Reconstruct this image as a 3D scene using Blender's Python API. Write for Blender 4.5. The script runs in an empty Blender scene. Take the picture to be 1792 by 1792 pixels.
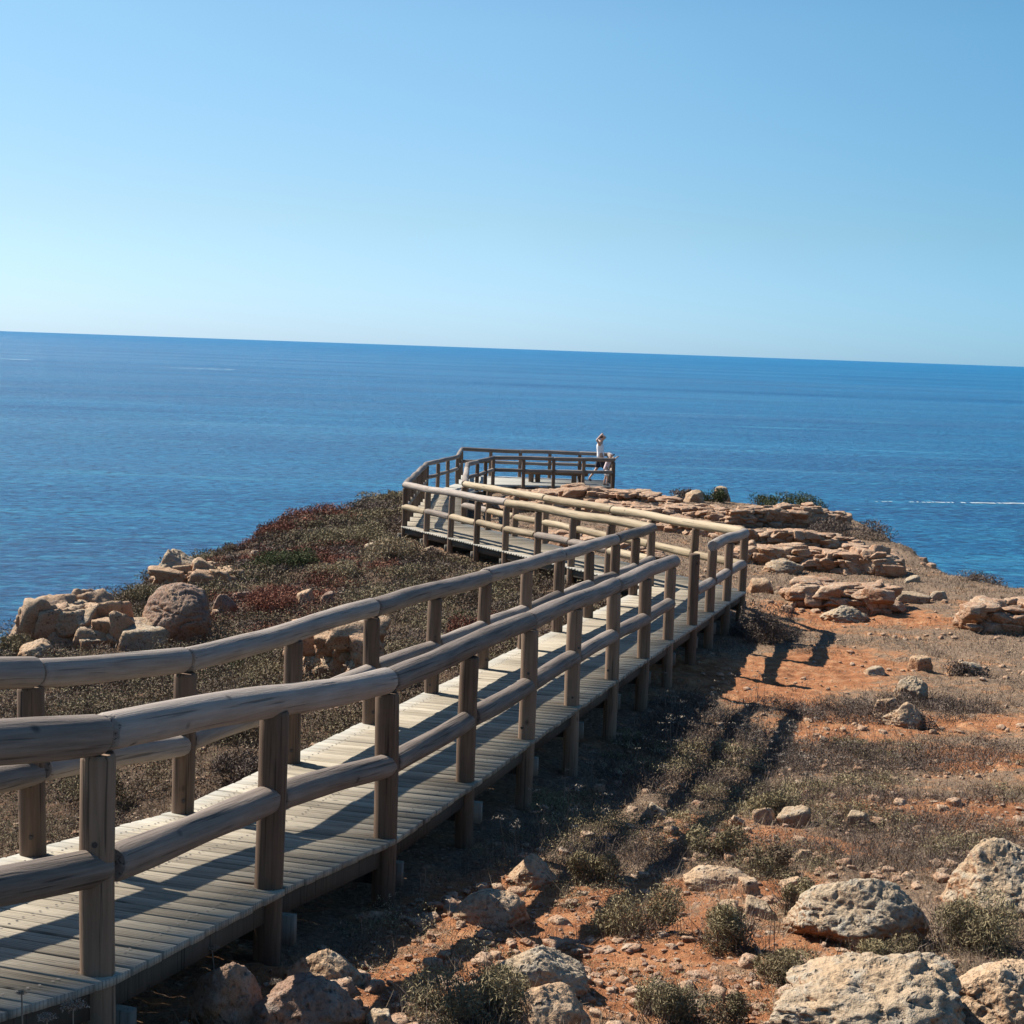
import bpy, math, random
import numpy as np
from mathutils import Vector, Matrix

rng = np.random.default_rng(7)
random.seed(7)
sc = bpy.context.scene
COL = sc.collection
R = math.radians

# ------------------------------------------------------------------ camera
PITCH, ROLL, FPX = R(6.17), R(2.0), 2650.0
cam_d = bpy.data.cameras.new("camera")
cam = bpy.data.objects.new("camera", cam_d)
COL.objects.link(cam)
cam_d.sensor_fit = 'HORIZONTAL'
cam_d.sensor_width = 36.0
cam_d.lens = 36.0 * FPX / 1792.0
cam_d.clip_start = 0.1
cam_d.clip_end = 200000.0
cam.matrix_world = (Matrix.Rotation(math.pi / 2 - PITCH, 4, 'X') @ Matrix.Rotation(ROLL, 4, 'Z'))
sc.camera = cam

# ------------------------------------------------------------------ world, sun, exposure
SUN_EL = R(43)
SUN_AZ = R(57)                       # left of straight ahead
to_sun = Vector((-math.sin(SUN_AZ) * math.cos(SUN_EL), math.cos(SUN_AZ) * math.cos(SUN_EL), math.sin(SUN_EL)))
w = bpy.data.worlds.new("World")
sc.world = w
w.use_nodes = True
nt = w.node_tree
for n in list(nt.nodes):
    nt.nodes.remove(n)
sky = nt.nodes.new('ShaderNodeTexSky')
sky.sky_type = 'NISHITA'
sky.sun_disc = False
sky.sun_elevation = SUN_EL
sky.sun_rotation = -SUN_AZ
sky.altitude = 20
sky.air_density = 1.0
sky.dust_density = 0.2
sky.ozone_density = 2.5
bg = nt.nodes.new('ShaderNodeBackground')
bg.inputs['Strength'].default_value = 0.0500
hs = nt.nodes.new('ShaderNodeHueSaturation')
hs.inputs['Saturation'].default_value = 1.0
ow = nt.nodes.new('ShaderNodeOutputWorld')
nt.links.new(sky.outputs[0], hs.inputs['Color'])
tc = nt.nodes.new('ShaderNodeTexCoord')
sx = nt.nodes.new('ShaderNodeSeparateXYZ')
nt.links.new(tc.outputs['Generated'], sx.inputs[0])
tint = nt.nodes.new('ShaderNodeValToRGB')      # clear maritime air: cooler towards the horizon than the sky model gives
e = tint.color_ramp.elements
e[0].position = 0.0; e[0].color = (.66, 1.04, 1.82, 1)
e[1].position = 0.5; e[1].color = (.86, 1.08, 1.22, 1)
e2 = e.new(0.08); e2.color = (.83, 1.05, 1.25, 1)
e3 = e.new(0.20); e3.color = (.96, 1.26, 1.30, 1)
nt.links.new(sx.outputs[2], tint.inputs[0])
mt = nt.nodes.new('ShaderNodeMix'); mt.data_type = 'RGBA'; mt.blend_type = 'MULTIPLY'; mt.inputs[0].default_value = 1.0
nt.links.new(hs.outputs[0], mt.inputs[6]); nt.links.new(tint.outputs[0], mt.inputs[7])
dt = nt.nodes.new('ShaderNodeVectorMath'); dt.operation = 'DOT_PRODUCT'
nt.links.new(tc.outputs['Generated'], dt.inputs[0]); dt.inputs[1].default_value = (-math.sin(SUN_AZ), math.cos(SUN_AZ), 0.0)
mr = nt.nodes.new('ShaderNodeValToRGB')        # whiter air on the sun's side, deeper blue away from it
e = mr.color_ramp.elements
e[0].position = 0.22; e[0].color = (.70, .88, .95, 1)
e[1].position = 0.82; e[1].color = (1.10, 1.0, .95, 1)
e4 = e.new(0.55); e4.color = (1, 1, 1, 1)
nt.links.new(dt.outputs['Value'], mr.inputs[0])
m2 = nt.nodes.new('ShaderNodeVectorMath'); m2.operation = 'MULTIPLY'
nt.links.new(mt.outputs[2], m2.inputs[0]); nt.links.new(mr.outputs[0], m2.inputs[1])
nt.links.new(m2.outputs[0], bg.inputs['Color'])
nt.links.new(bg.outputs[0], ow.inputs['Surface'])
sl = bpy.data.lights.new("sun", 'SUN')
sl.energy = 5.0
sl.angle = R(0.53)
sl.color = (1.0, 0.93, 0.82)
so = bpy.data.objects.new("sun", sl)
COL.objects.link(so)
so.rotation_euler = to_sun.to_track_quat('Z', 'Y').to_euler()
sc.view_settings.view_transform = 'Standard'
sc.view_settings.look = 'None'
sc.view_settings.exposure = 1.0
sc.view_settings.gamma = 1.0
sc.cycles.max_bounces = 6
sc.cycles.diffuse_bounces = 2
sc.cycles.glossy_bounces = 2
sc.cycles.transparent_max_bounces = 4

# ------------------------------------------------------------------ numeric helpers
def ray(x, y):
    dx, dy = (x - 896) / FPX, (896 - y) / FPX
    u = dx * math.cos(ROLL) - dy * math.sin(ROLL)
    v = dx * math.sin(ROLL) + dy * math.cos(ROLL)
    return np.array([u, math.cos(PITCH) + v * math.sin(PITCH), v * math.cos(PITCH) - math.sin(PITCH)])

def at(x, y, D):
    q = ray(x, y)
    return q * (D / q[1])

_P = rng.permutation(512)
_P = np.concatenate([_P, _P, _P]).astype(np.int64)
_G = rng.normal(size=(512, 3))
_G /= np.linalg.norm(_G, axis=1)[:, None]

def perlin(p):
    p = np.asarray(p, float)
    i = np.floor(p).astype(np.int64)
    f = p - i
    i &= 511
    u = f * f * f * (f * (f * 6 - 15) + 10)
    out = 0
    for dx in (0, 1):
        for dy in (0, 1):
            for dz in (0, 1):
                h = _P[_P[_P[(i[:, 0] + dx) & 511] + ((i[:, 1] + dy) & 511)] % 512 + ((i[:, 2] + dz) & 511)] % 512
                g = _G[h]
                d = (g * (f - np.array([dx, dy, dz]))).sum(1)
                wt = (u[:, 0] if dx else 1 - u[:, 0]) * (u[:, 1] if dy else 1 - u[:, 1]) * (u[:, 2] if dz else 1 - u[:, 2])
                out = out + d * wt
    return out

def fbm(p, oct=4, gain=0.5, ridged=False):
    p = np.asarray(p, float)
    a, s, o = 1.0, 1.0, 0
    for k in range(oct):
        n = perlin(p * s + 17.3 * k)
        if ridged:
            n = 0.5 - np.abs(n) * 1.6
        o = o + a * n
        a *= gain
        s *= 2.03
    return o

def n2(X, Y, s, oct=3, seed=0.0, **k):
    X = np.asarray(X, float).ravel(); Y = np.asarray(Y, float).ravel()
    return fbm(np.stack([X * s + seed, Y * s - seed, np.full_like(X, seed * 0.37)], 1), oct, **k)

# ------------------------------------------------------------------ mesh helpers
def mesh_np(name, V, F, mat, parent=None, smooth=False, attrs=None, loc=None, rot=None, loops=None):
    """F: (n,k) int array. attrs: dict name -> (domain, type, array)"""
    me = bpy.data.meshes.new(name)
    V = np.asarray(V, np.float32); F = np.asarray(F, np.int32)
    n, k = F.shape
    me.vertices.add(len(V)); me.vertices.foreach_set('co', V.ravel())
    me.loops.add(n * k); me.loops.foreach_set('vertex_index', F.ravel())
    me.polygons.add(n)
    me.polygons.foreach_set('loop_start', np.arange(n, dtype=np.int32) * k)
    me.polygons.foreach_set('loop_total', np.full(n, k, np.int32))
    if smooth:
        me.polygons.foreach_set('use_smooth', np.ones(n, bool))
    for an, (dom, ty, arr) in (attrs or {}).items():
        a = me.attributes.new(an, ty, dom)
        a.data.foreach_set('vector' if ty == 'FLOAT_VECTOR' else 'value', np.asarray(arr, np.float32).ravel())
    me.update(); me.validate()
    if mat: me.materials.append(mat)
    o = bpy.data.objects.new(name, me)
    COL.objects.link(o)
    if parent: o.parent = parent
    if loc is not None: o.location = loc
    if rot is not None: o.rotation_euler = rot
    return o

class MB:
    """collects quads (and quads with repeated corners are avoided: everything is quads or tris kept apart)"""
    def __init__(s):
        s.V = []; s.F = []; s.n = 0; s.A = []; s.G = []
    def add(s, V, F, a=0.0, G=None):
        V = np.asarray(V, float); F = np.asarray(F, int)
        s.V.append(V); s.F.append(F + s.n); s.n += len(V)
        s.A.append(np.full(len(F), a) if np.isscalar(a) else a)
        s.G.append(V if G is None else G)
    def build(s, name, mat, parent=None, **k):
        at_ = {'var': ('FACE', 'FLOAT', np.concatenate(s.A)), 'gc': ('POINT', 'FLOAT_VECTOR', np.concatenate(s.G))}
        return mesh_np(name, np.concatenate(s.V), np.concatenate(s.F), mat, parent, attrs=at_, **k)

BOXF = np.array([[0, 1, 3, 2], [4, 6, 7, 5], [0, 4, 5, 1], [2, 3, 7, 6], [0, 2, 6, 4], [1, 5, 7, 3]])

def tag(o, label=None, cat=None, group=None, kind=None):
    if label: o['label'] = label
    if cat: o['category'] = cat
    if group: o['group'] = group
    if kind: o['kind'] = kind
    return o

def empty(name, loc):
    o = bpy.data.objects.new(name, None)
    COL.objects.link(o); o.location = loc
    o.empty_display_size = 0.2
    return o

# ------------------------------------------------------------------ materials
def new_mat(name):
    m = bpy.data.materials.new(name); m.use_nodes = True
    nt = m.node_tree
    for n in list(nt.nodes): nt.nodes.remove(n)
    out = nt.nodes.new('ShaderNodeOutputMaterial')
    b = nt.nodes.new('ShaderNodeBsdfPrincipled')
    nt.links.new(b.outputs[0], out.inputs[0])
    return m, nt, b

class NT:
    def __init__(s, nt): s.nt = nt
    def n(s, t, **k):
        o = s.nt.nodes.new('ShaderNode' + t)
        for a, v in k.items(): setattr(o, a, v)
        return o
    def l(s, a, b): s.nt.links.new(a, b)
    def noise(s, vec, scale, detail=5, rough=0.6, dist=0.0, dim='3D'):
        o = s.n('TexNoise'); o.noise_dimensions = dim
        o.inputs['Scale'].default_value = scale; o.inputs['Detail'].default_value = detail
        o.inputs['Roughness'].default_value = rough; o.inputs['Distortion'].default_value = dist
        if vec is not None: s.l(vec, o.inputs['Vector'])
        return o.outputs['Fac']
    def ramp(s, fac, stops):
        o = s.n('ValToRGB'); e = o.color_ramp.elements
        while len(e) > 1: e.remove(e[0])
        e[0].position = stops[0][0]; e[0].color = (*stops[0][1], 1)
        for p, c in stops[1:]:
            x = e.new(p); x.color = (*c, 1)
        s.l(fac, o.inputs[0]); return o.outputs[0]
    def fr(s, fac, a, b, c=0.0, d=1.0):
        o = s.n('MapRange'); s.l(fac, o.inputs[0])
        for i, v in zip((1, 2, 3, 4), (a, b, c, d)): o.inputs[i].default_value = v
        return o.outputs[0]
    def mix(s, fac, a, b, mode='MIX'):
        o = s.n('Mix', data_type='RGBA', blend_type=mode)
        if hasattr(fac, 'node'): s.l(fac, o.inputs[0])
        else: o.inputs[0].default_value = fac
        for v, i in ((a, 6), (b, 7)):
            if hasattr(v, 'node'): s.l(v, o.inputs[i])
            else: o.inputs[i].default_value = (*v, 1)
        return o.outputs[2]
    def math(s, op, a, b=None):
        o = s.n('Math', operation=op)
        for v, i in ((a, 0), (b, 1)):
            if v is None: continue
            if hasattr(v, 'node'): s.l(v, o.inputs[i])
            else: o.inputs[i].default_value = v
        return o.outputs[0]
    def mapping(s, vec, scale):
        o = s.n('Mapping'); o.inputs['Scale'].default_value = scale
        s.l(vec, o.inputs[0]); return o.outputs[0]
    def attr(s, name, out='Fac'):
        o = s.n('Attribute', attribute_name=name); return o.outputs[out]
    def bump(s, h, strength, dist, normal=None):
        o = s.n('Bump'); o.inputs['Strength'].default_value = strength; o.inputs['Distance'].default_value = dist
        s.l(h, o.inputs['Height'])
        if normal: s.l(normal, o.inputs['Normal'])
        return o.outputs[0]

def wood_mat(name, cols, rough=0.75, use_gc=False, bump=0.5):
    m, nt, b = new_mat(name); N = NT(nt)
    if use_gc:
        raw = N.attr('gc', 'Vector'); var = N.attr('var'); rnd = var
        ad = N.n('VectorMath', operation='ADD'); cmb = N.n('CombineXYZ')
        N.l(N.math('MULTIPLY', rnd, 31.0), cmb.inputs[0]); N.l(raw, ad.inputs[0]); N.l(cmb.outputs[0], ad.inputs[1]); vec = ad.outputs[0]
        st = N.mapping(vec, (2.0, 75, 30))
    else:
        vec = N.n('TexCoord').outputs['Object']; oi = N.n('ObjectInfo'); rnd = oi.outputs['Random']
        ad = N.n('VectorMath', operation='ADD'); cmb = N.n('CombineXYZ')
        mu = N.math('MULTIPLY', rnd, 40.0); N.l(mu, cmb.inputs[0]); N.l(mu, cmb.inputs[2])
        N.l(vec, ad.inputs[0]); N.l(cmb.outputs[0], ad.inputs[1]); vec = ad.outputs[0]
        st = N.mapping(vec, (48, 48, 2.2))
    g = N.noise(st, 1.0, 6, 0.65, 0.3)
    blot = N.noise(vec, 2.3 if not use_gc else 3.0, 4, 0.6)
    fine = N.noise(N.mapping(st, (4, 4, 4)), 1.0, 3, 0.6)
    mixf = N.math('ADD', N.math('MULTIPLY', g, 0.55), N.math('MULTIPLY', rnd, 0.30))
    mixf = N.math('ADD', mixf, N.math('MULTIPLY', blot, 0.30))
    c = N.ramp(N.fr(mixf, 0.3, 0.82), [(0.0, cols[0]), (0.5, cols[1]), (1.0, cols[2])])
    crack = N.fr(N.noise(N.mapping(st, (1.3, 1.3, 0.6)), 1.0, 2, 0.5, 0.2), 0.32, 0.40, 0.45, 1.0)
    c = N.mix(1.0, c, N.ramp(crack, [(0, (0, 0, 0)), (1, (1, 1, 1))]), 'MULTIPLY')
    # knots
    vo = N.n('TexVoronoi'); vo.inputs['Scale'].default_value = 3.1 if use_gc else 4.0
    N.l(N.mapping(vec, (1, 1.6, 1) if use_gc else (1, 1, 0.7)), vo.inputs['Vector'])
    kn = N.fr(vo.outputs['Distance'], 0.03, 0.085, 0.35, 1.0)
    c = N.mix(1.0, c, N.ramp(kn, [(0, (0, 0, 0)), (1, (1, 1, 1))]), 'MULTIPLY')
    if use_gc:      # greyer, bleached plank ends; darker dirty streaks
        sp = N.n('SeparateXYZ'); N.l(raw, sp.inputs[0])
        ex = N.math('ABSOLUTE', N.math('SUBTRACT', sp.outputs[0], 0.77))
        ef = N.math('ADD', ex, N.math('MULTIPLY', g, 0.25))
        c = N.mix(N.fr(ef, 0.72, 0.95, 0, 0.75), c, (.36, .36, .335))
        b.inputs['Specular IOR Level'].default_value = 0.1
        sy = N.math('MULTIPLY', N.math('FRACT', N.math('MULTIPLY', sp.outputs[1], 1 / 0.0215)), 1.0)
        gv = N.fr(N.math('ABSOLUTE', N.math('SUBTRACT', sy, 0.5)), 0.30, 0.5, 1.0, 0.62)
        c = N.mix(1.0, c, N.ramp(gv, [(0, (0, 0, 0)), (1, (1, 1, 1))]), 'MULTIPLY')
        dirt = N.fr(N.noise(N.mapping(vec, (3.5, 14, 1)), 1.0, 5, 0.7, 0.5), 0.56, 0.70, 0, 0.55)
        c = N.mix(dirt, c, (.13, .125, .115))
    N.l(c, b.inputs['Base Color']); b.inputs['Roughness'].default_value = rough
    b.inputs['Specular IOR Level'].default_value = 0.12 if use_gc else 0.25
    h = N.math('ADD', N.math('MULTIPLY', g, 0.6), N.math('MULTIPLY', fine, 0.3))
    h = N.math('ADD', h, N.math('MULTIPLY', crack, 0.5))
    N.l(N.bump(h, bump, 0.006), b.inputs['Normal'])
    return m

M_RAIL = wood_mat('rail_wood', [(.085, .064, .050), (.20, .16, .132), (.33, .28, .24)], 0.7, bump=1.0)
M_RAILY = wood_mat('pale_rail_wood', [(.16, .115, .070), (.28, .215, .135), (.38, .305, .205)], 0.7)
M_POST = wood_mat('post_wood', [(.075, .046, .030), (.16, .103, .068), (.26, .175, .12)], 0.8)
M_DECK = wood_mat('deck_wood', [(.125, .104, .078), (.28, .238, .178), (.39, .34, .262)], 0.7, use_gc=True, bump=0.6)
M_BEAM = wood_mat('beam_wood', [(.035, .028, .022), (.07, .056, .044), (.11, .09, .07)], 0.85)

def stone_mat(name, base, warm, grey, scale=1.0):
    m, nt, b = new_mat(name); N = NT(nt)
    tc = N.n('TexCoord'); geo = N.n('NewGeometry')
    pos = geo.outputs['Position']
    n1 = N.noise(pos, 2.2 * scale, 6, 0.65, 0.4)
    n2_ = N.noise(pos, 9 * scale, 6, 0.7)
    n3 = N.noise(pos, 38 * scale, 4, 0.7)
    c = N.mix(N.fr(n1, 0.38, 0.62), base, warm)
    c = N.mix(N.fr(n2_, 0.48, 0.64, 0, 0.8), c, grey)
    # warm soil stain, plus painted shade of the faces, on undersides and flanks
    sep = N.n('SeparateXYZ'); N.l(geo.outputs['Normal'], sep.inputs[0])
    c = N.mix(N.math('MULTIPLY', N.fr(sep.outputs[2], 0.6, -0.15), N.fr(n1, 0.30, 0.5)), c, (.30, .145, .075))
    va = N.attr('var')
    c = N.mix(N.fr(va, 0, 1, 0.0, 0.55), c, (.40, .24, .15))
    c = N.mix(1.0, c, N.ramp(n3, [(0.25, (.45, .42, .4)), (0.5, (1, 1, 1)), (0.8, (1.1, 1.1, 1.08))]), 'MULTIPLY')
    vo = N.n('TexVoronoi'); vo.inputs['Scale'].default_value = 26 * scale
    wp = N.n('VectorMath', operation='MULTIPLY_ADD')
    N.l(pos, wp.inputs[0]); wp.inputs[1].default_value = (1, 1, 1)
    nz = N.n('TexNoise'); nz.inputs['Scale'].default_value = 14; N.l(pos, nz.inputs['Vector'])
    sc_ = N.n('VectorMath', operation='SCALE'); sc_.inputs['Scale'].default_value = 0.07; N.l(nz.outputs['Color'], sc_.inputs[0])
    N.l(sc_.outputs[0], wp.inputs[2]); N.l(wp.outputs[0], vo.inputs['Vector'])
    pit = N.math('MULTIPLY', N.fr(vo.outputs['Distance'], 0.1, 0.4, 1, 0), N.fr(n2_, 0.45, 0.6))
    c = N.mix(N.math('MULTIPLY', pit, 0.75), c, (.10, .07, .055))
    N.l(c, b.inputs['Base Color']); b.inputs['Roughness'].default_value = 0.92
    b.inputs['Specular IOR Level'].default_value = 0.2
    h = N.math('ADD', N.math('MULTIPLY', n2_, 0.7), N.math('MULTIPLY', n3, 0.3))
    h = N.math('SUBTRACT', h, N.math('MULTIPLY', pit, 0.5))
    N.l(N.bump(h, 1.0, 0.05), b.inputs['Normal'])
    return m

M_STONE = stone_mat('grey_limestone', (.37, .295, .21), (.39, .28, .18), (.34, .315, .265))
M_STONEO = stone_mat('tan_limestone', (.40, .27, .17), (.44, .31, .20), (.40, .33, .25))
M_STONER = stone_mat('ruddy_limestone', (.25, .155, .115), (.30, .20, .14), (.30, .25, .21))
M_WALLS = stone_mat('wall_stone', (.44, .31, .21), (.35, .20, .125), (.50, .42, .33), 1.3)

def leaf_mat(name, stops, rough=0.8, trans=0.0):
    m, nt, b = new_mat(name); N = NT(nt)
    c = N.ramp(N.attr('var'), stops)
    N.l(c, b.inputs['Base Color']); b.inputs['Roughness'].default_value = rough
    b.inputs['Specular IOR Level'].default_value = 0.15
    return m

M_SCRUB = leaf_mat('olive_brown_scrub', [(0, (.07, .048, .036)), (.35, (.15, .108, .074)), (.65, (.18, .155, .085)), (1, (.32, .25, .16))])
M_SCRUBR = leaf_mat('red_scrub', [(0, (.07, .030, .022)), (.5, (.19, .075, .048)), (1, (.34, .15, .095))])
M_SCRUBG = leaf_mat('dark_green_leaves', [(0, (.024, .030, .013)), (.5, (.055, .068, .026)), (1, (.115, .13, .055))])
M_THYME = leaf_mat('grey_green_leaves', [(0, (.09, .066, .044)), (.4, (.21, .170, .098)), (.8, (.34, .285, .16)), (1, (.46, .39, .27))])
M_DRY = leaf_mat('dry_grass_blades', [(0, (.075, .055, .042)), (.5, (.165, .122, .09)), (.85, (.28, .215, .15)), (1, (.40, .32, .22))])
M_TWIG = leaf_mat('dark_dry_twigs', [(0, (.065, .048, .040)), (.6, (.145, .110, .090)), (1, (.27, .215, .17))])
M_UMB = leaf_mat('dried_flower_heads', [(0, (.16, .13, .10)), (1, (.34, .29, .24))])

def ground_mat():
    m, nt, b = new_mat('red_earth'); N = NT(nt)
    geo = N.n('NewGeometry'); pos = geo.outputs['Position']
    a = N.noise(pos, 0.9, 5, 0.6, 0.3); bb = N.noise(pos, 5.0, 6, 0.7); c3 = N.noise(pos, 28.0, 5, 0.75); c4 = N.noise(pos, 110.0, 3, 0.7)
    soil = N.ramp(N.fr(bb, 0.3, 0.7), [(0, (.17, .070, .036)), (.5, (.34, .147, .068)), (1, (.46, .26, .14))])
    pale = N.ramp(N.fr(c3, 0.3, 0.7), [(0, (.13, .08, .052)), (.5, (.245, .155, .095)), (1, (.38, .275, .185))])
    grass = N.ramp(N.fr(c3, 0.3, 0.7), [(0, (.10, .070, .050)), (.5, (.20, .140, .098)), (1, (.33, .25, .175))])
    sf = N.attr('soil'); gf = N.attr('hill')
    s1 = N.math('ADD', sf, N.fr(a, 0.3, 0.7, -0.45, 0.45)); s1 = N.math('ADD', s1, N.fr(bb, 0.3, 0.7, -0.45, 0.45))
    c = N.mix(N.fr(s1, 0.18, 0.42), grass, pale)
    c = N.mix(N.fr(s1, 0.42, 0.78), c, soil)
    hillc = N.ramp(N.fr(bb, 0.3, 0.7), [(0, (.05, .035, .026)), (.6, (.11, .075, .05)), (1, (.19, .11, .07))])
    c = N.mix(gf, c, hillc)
    c = N.mix(1.0, c, N.ramp(c4, [(0.3, (.62, .6, .6)), (0.5, (1, 1, 1)), (0.75, (1.25, 1.22, 1.2))]), 'MULTIPLY')
    # small pale stones embedded in the soil
    vo = N.n('TexVoronoi'); vo.inputs['Scale'].default_value = 17; N.l(pos, vo.inputs['Vector'])
    st = N.math('MULTIPLY', N.fr(vo.outputs['Distance'], 0.16, 0.3, 1, 0), N.fr(N.noise(pos, 1.7, 3, 0.6), 0.5, 0.62))
    c = N.mix(st, c, (.42, .32, .24))
    N.l(c, b.inputs['Base Color']); b.inputs['Roughness'].default_value = 1.0
    b.inputs['Specular IOR Level'].default_value = 0.1
    h = N.math('ADD', N.math('MULTIPLY', bb, 1.6), N.math('MULTIPLY', c3, 0.7)); h = N.math('ADD', h, N.math('MULTIPLY', c4, 0.25))
    h = N.math('ADD', h, N.math('MULTIPLY', st, 0.5))
    N.l(N.bump(h, 1.0, 0.035), b.inputs['Normal'])
    return m
M_GROUND = ground_mat()

def sea_mat():
    m, nt, b = new_mat('sea_water'); N = NT(nt)
    geo = N.n('NewGeometry'); pos = geo.outputs['Position']
    big = N.noise(N.mapping(pos, (0.0022, 0.011, 1)), 1.0, 5, 0.6, 0.5)
    big2 = N.noise(N.mapping(pos, (0.0006, 0.0045, 1)), 1.0, 5, 0.65, 0.3)
    sw = N.noise(N.mapping(pos, (0.10, 0.22, 1)), 1.0, 4, 0.6, 0.3)
    wv = N.noise(N.mapping(pos, (0.42, 0.62, 1)), 1.0, 7, 0.72, 0.4)
    mid = N.noise(N.mapping(pos, (0.02, 0.07, 1)), 1.0, 6, 0.7, 0.3)
    c = N.mix(N.fr(big, 0.35, 0.65), (.002, .080, .225), (.007, .150, .335))
    c = N.mix(N.fr(mid, 0.52, 0.72, 0, 0.55), c, (.04, .30, .44))
    c = N.mix(N.fr(wv, 0.50, 0.60, 0, 0.95), c, (.002, .035, .12))
    c = N.mix(N.fr(wv, 0.46, 0.38, 0, 0.75), c, (.035, .27, .43))  # ripple shimmer painted into the water colour as dark and light flecks
    streak = N.noise(N.mapping(pos, (0.0045, 0.055, 1)), 1.0, 4, 0.7, 0.4)
    c = N.mix(N.fr(streak, 0.58, 0.70, 0, 0.45), c, (.07, .30, .46))
    N.l(c, b.inputs['Base Color'])
    N.l(N.fr(big2, 0.35, 0.65, 0.30, 0.42), b.inputs['Roughness'])
    b.inputs['IOR'].default_value = 1.33
    b.inputs['Specular IOR Level'].default_value = 0.24
    h = N.math('ADD', N.math('MULTIPLY', sw, 1.6), N.math('MULTIPLY', wv, 0.9))
    N.l(N.bump(h, 1.0, 2.4), b.inputs['Normal'])
    return m
M_SEA = sea_mat()

def plain(name, col, rough=0.8):
    m, nt, b = new_mat(name); N = NT(nt)
    tc = N.n('TexCoord').outputs['Object']
    f = N.noise(tc, 20, 3, 0.6)
    c = N.mix(N.fr(f, 0.3, 0.7), tuple(x * 0.88 for x in col), tuple(min(1, x * 1.1) for x in col))
    N.l(c, b.inputs['Base Color']); b.inputs['Roughness'].default_value = rough
    return m

# ------------------------------------------------------------------ boardwalk plan (metres, eye at z = 0)
def deckz(k):       # deck height at bay line k of the near section
    zs = {-2: -1.86, -1: -2.12, 0: -2.37, 1: -2.56, 2: -2.80, 3: -2.885, 4: -2.97, 5: -3.05}
    return zs[k] if k in zs else -3.05 - (k - 5) * 0.0815
RP, LP = {}, {}
Rpx = {0: 180, 1: 475, 2: 671, 3: 816, 4: 917, 5: 1000, 6: 1067, 7: 1123, 8: 1168, 9: 1210, 10: 1243, 11: 1271, 12: 1299}
Lpx = {0: 57, 1: 318, 2: 510, 3: 647, 4: 757, 5: 845, 6: 915, 7: 976, 8: 1029, 9: 1073, 10: 1109, 11: 1136}
for k, x in Rpx.items():
    D = 5.42 + 1.485 * k
    p0 = at(x, 1100, D); RP[k] = np.array([p0[0], D])
for k, x in Lpx.items():
    D = 7.23 + 1.475 * k
    p0 = at(x, 1100, D); LP[k + 1] = np.array([p0[0], D])
# roll makes X depend a little on height: iterate with the true heights
for k, x in list(Rpx.items()):
    y = 1100.0; D = RP[k][1]
    for _ in range(6):
        p0 = at(x, y, D); y += (p0[2] - deckz(k)) * FPX / D
    RP[k][0] = at(x, y, D)[0]
for k, x in list(Lpx.items()):
    y = 1100.0; D = LP[k + 1][1]
    for _ in range(6):
        p0 = at(x, y, D); y += (p0[2] - deckz(k + 1)) * FPX / D
    LP[k + 1][0] = at(x, y, D)[0]
# straighten a little
def line_smooth(Q, ks, a=0.3):
    A = np.array([[1, k] for k in ks]); X = np.array([Q[k] for k in ks])
    co = np.linalg.lstsq(A, X, rcond=None)[0]
    for k in ks: Q[k] = (1 - a) * Q[k] + a * (np.array([1, k]) @ co)
line_smooth(RP, range(0, 13)); line_smooth(LP, range(1, 13))
RP[-1] = RP[0] + np.array([-0.58, -1.36]); RP[-2] = RP[-1] + np.array([-0.6, -1.36])
LP[0] = LP[1] + np.array([-0.46, -1.42]); LP[-1] = LP[0] + np.array([-0.6, -1.36]); LP[-2] = LP[-1] + np.array([-0.62, -1.36])

def px_on(x, D, z):
    y = 1000.0
    for _ in range(8):
        p0 = at(x, y, D); y += (p0[2] - z) * FPX / D
    return np.array([at(x, y, D)[0], D])
NF = 8
F_end = px_on(707, 33.5, -4.02)
G_end = px_on(811, 34.3, -4.05)
FL = [LP[12] + (F_end - LP[12]) * t / NF for t in range(NF + 1)]
GR = [RP[12] + (G_end - RP[12]) * t / NF for t in range(NF + 1)]
Fz = [deckz(12) + (-4.02 - deckz(12)) * t / NF for t in range(NF + 1)]
NW = 9
B1 = px_on(746, 46.6, -4.5); B2 = px_on(816.5, 46.9, -4.5)
WL = [F_end + (B1 - F_end) * t / NW for t in range(NW + 1)]
WR = [G_end + (B2 - G_end) * t / NW for t in range(NW + 1)]
Wz = [-4.02 + (-4.55 + 4.02) * t / NW for t in range(NW + 1)]
PZ = -4.55
PC = dict(c=px_on(767, 47.6, -3.6), e=px_on(801, 50.2, -3.6), bl=px_on(808, 53.8, -3.6), br=px_on(1066, 53.8, -3.6),
          fr=px_on(1074, 51.0, -3.6), fl=px_on(864, 50.3, -3.6), c2=px_on(836, 48.0, -3.6))

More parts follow.
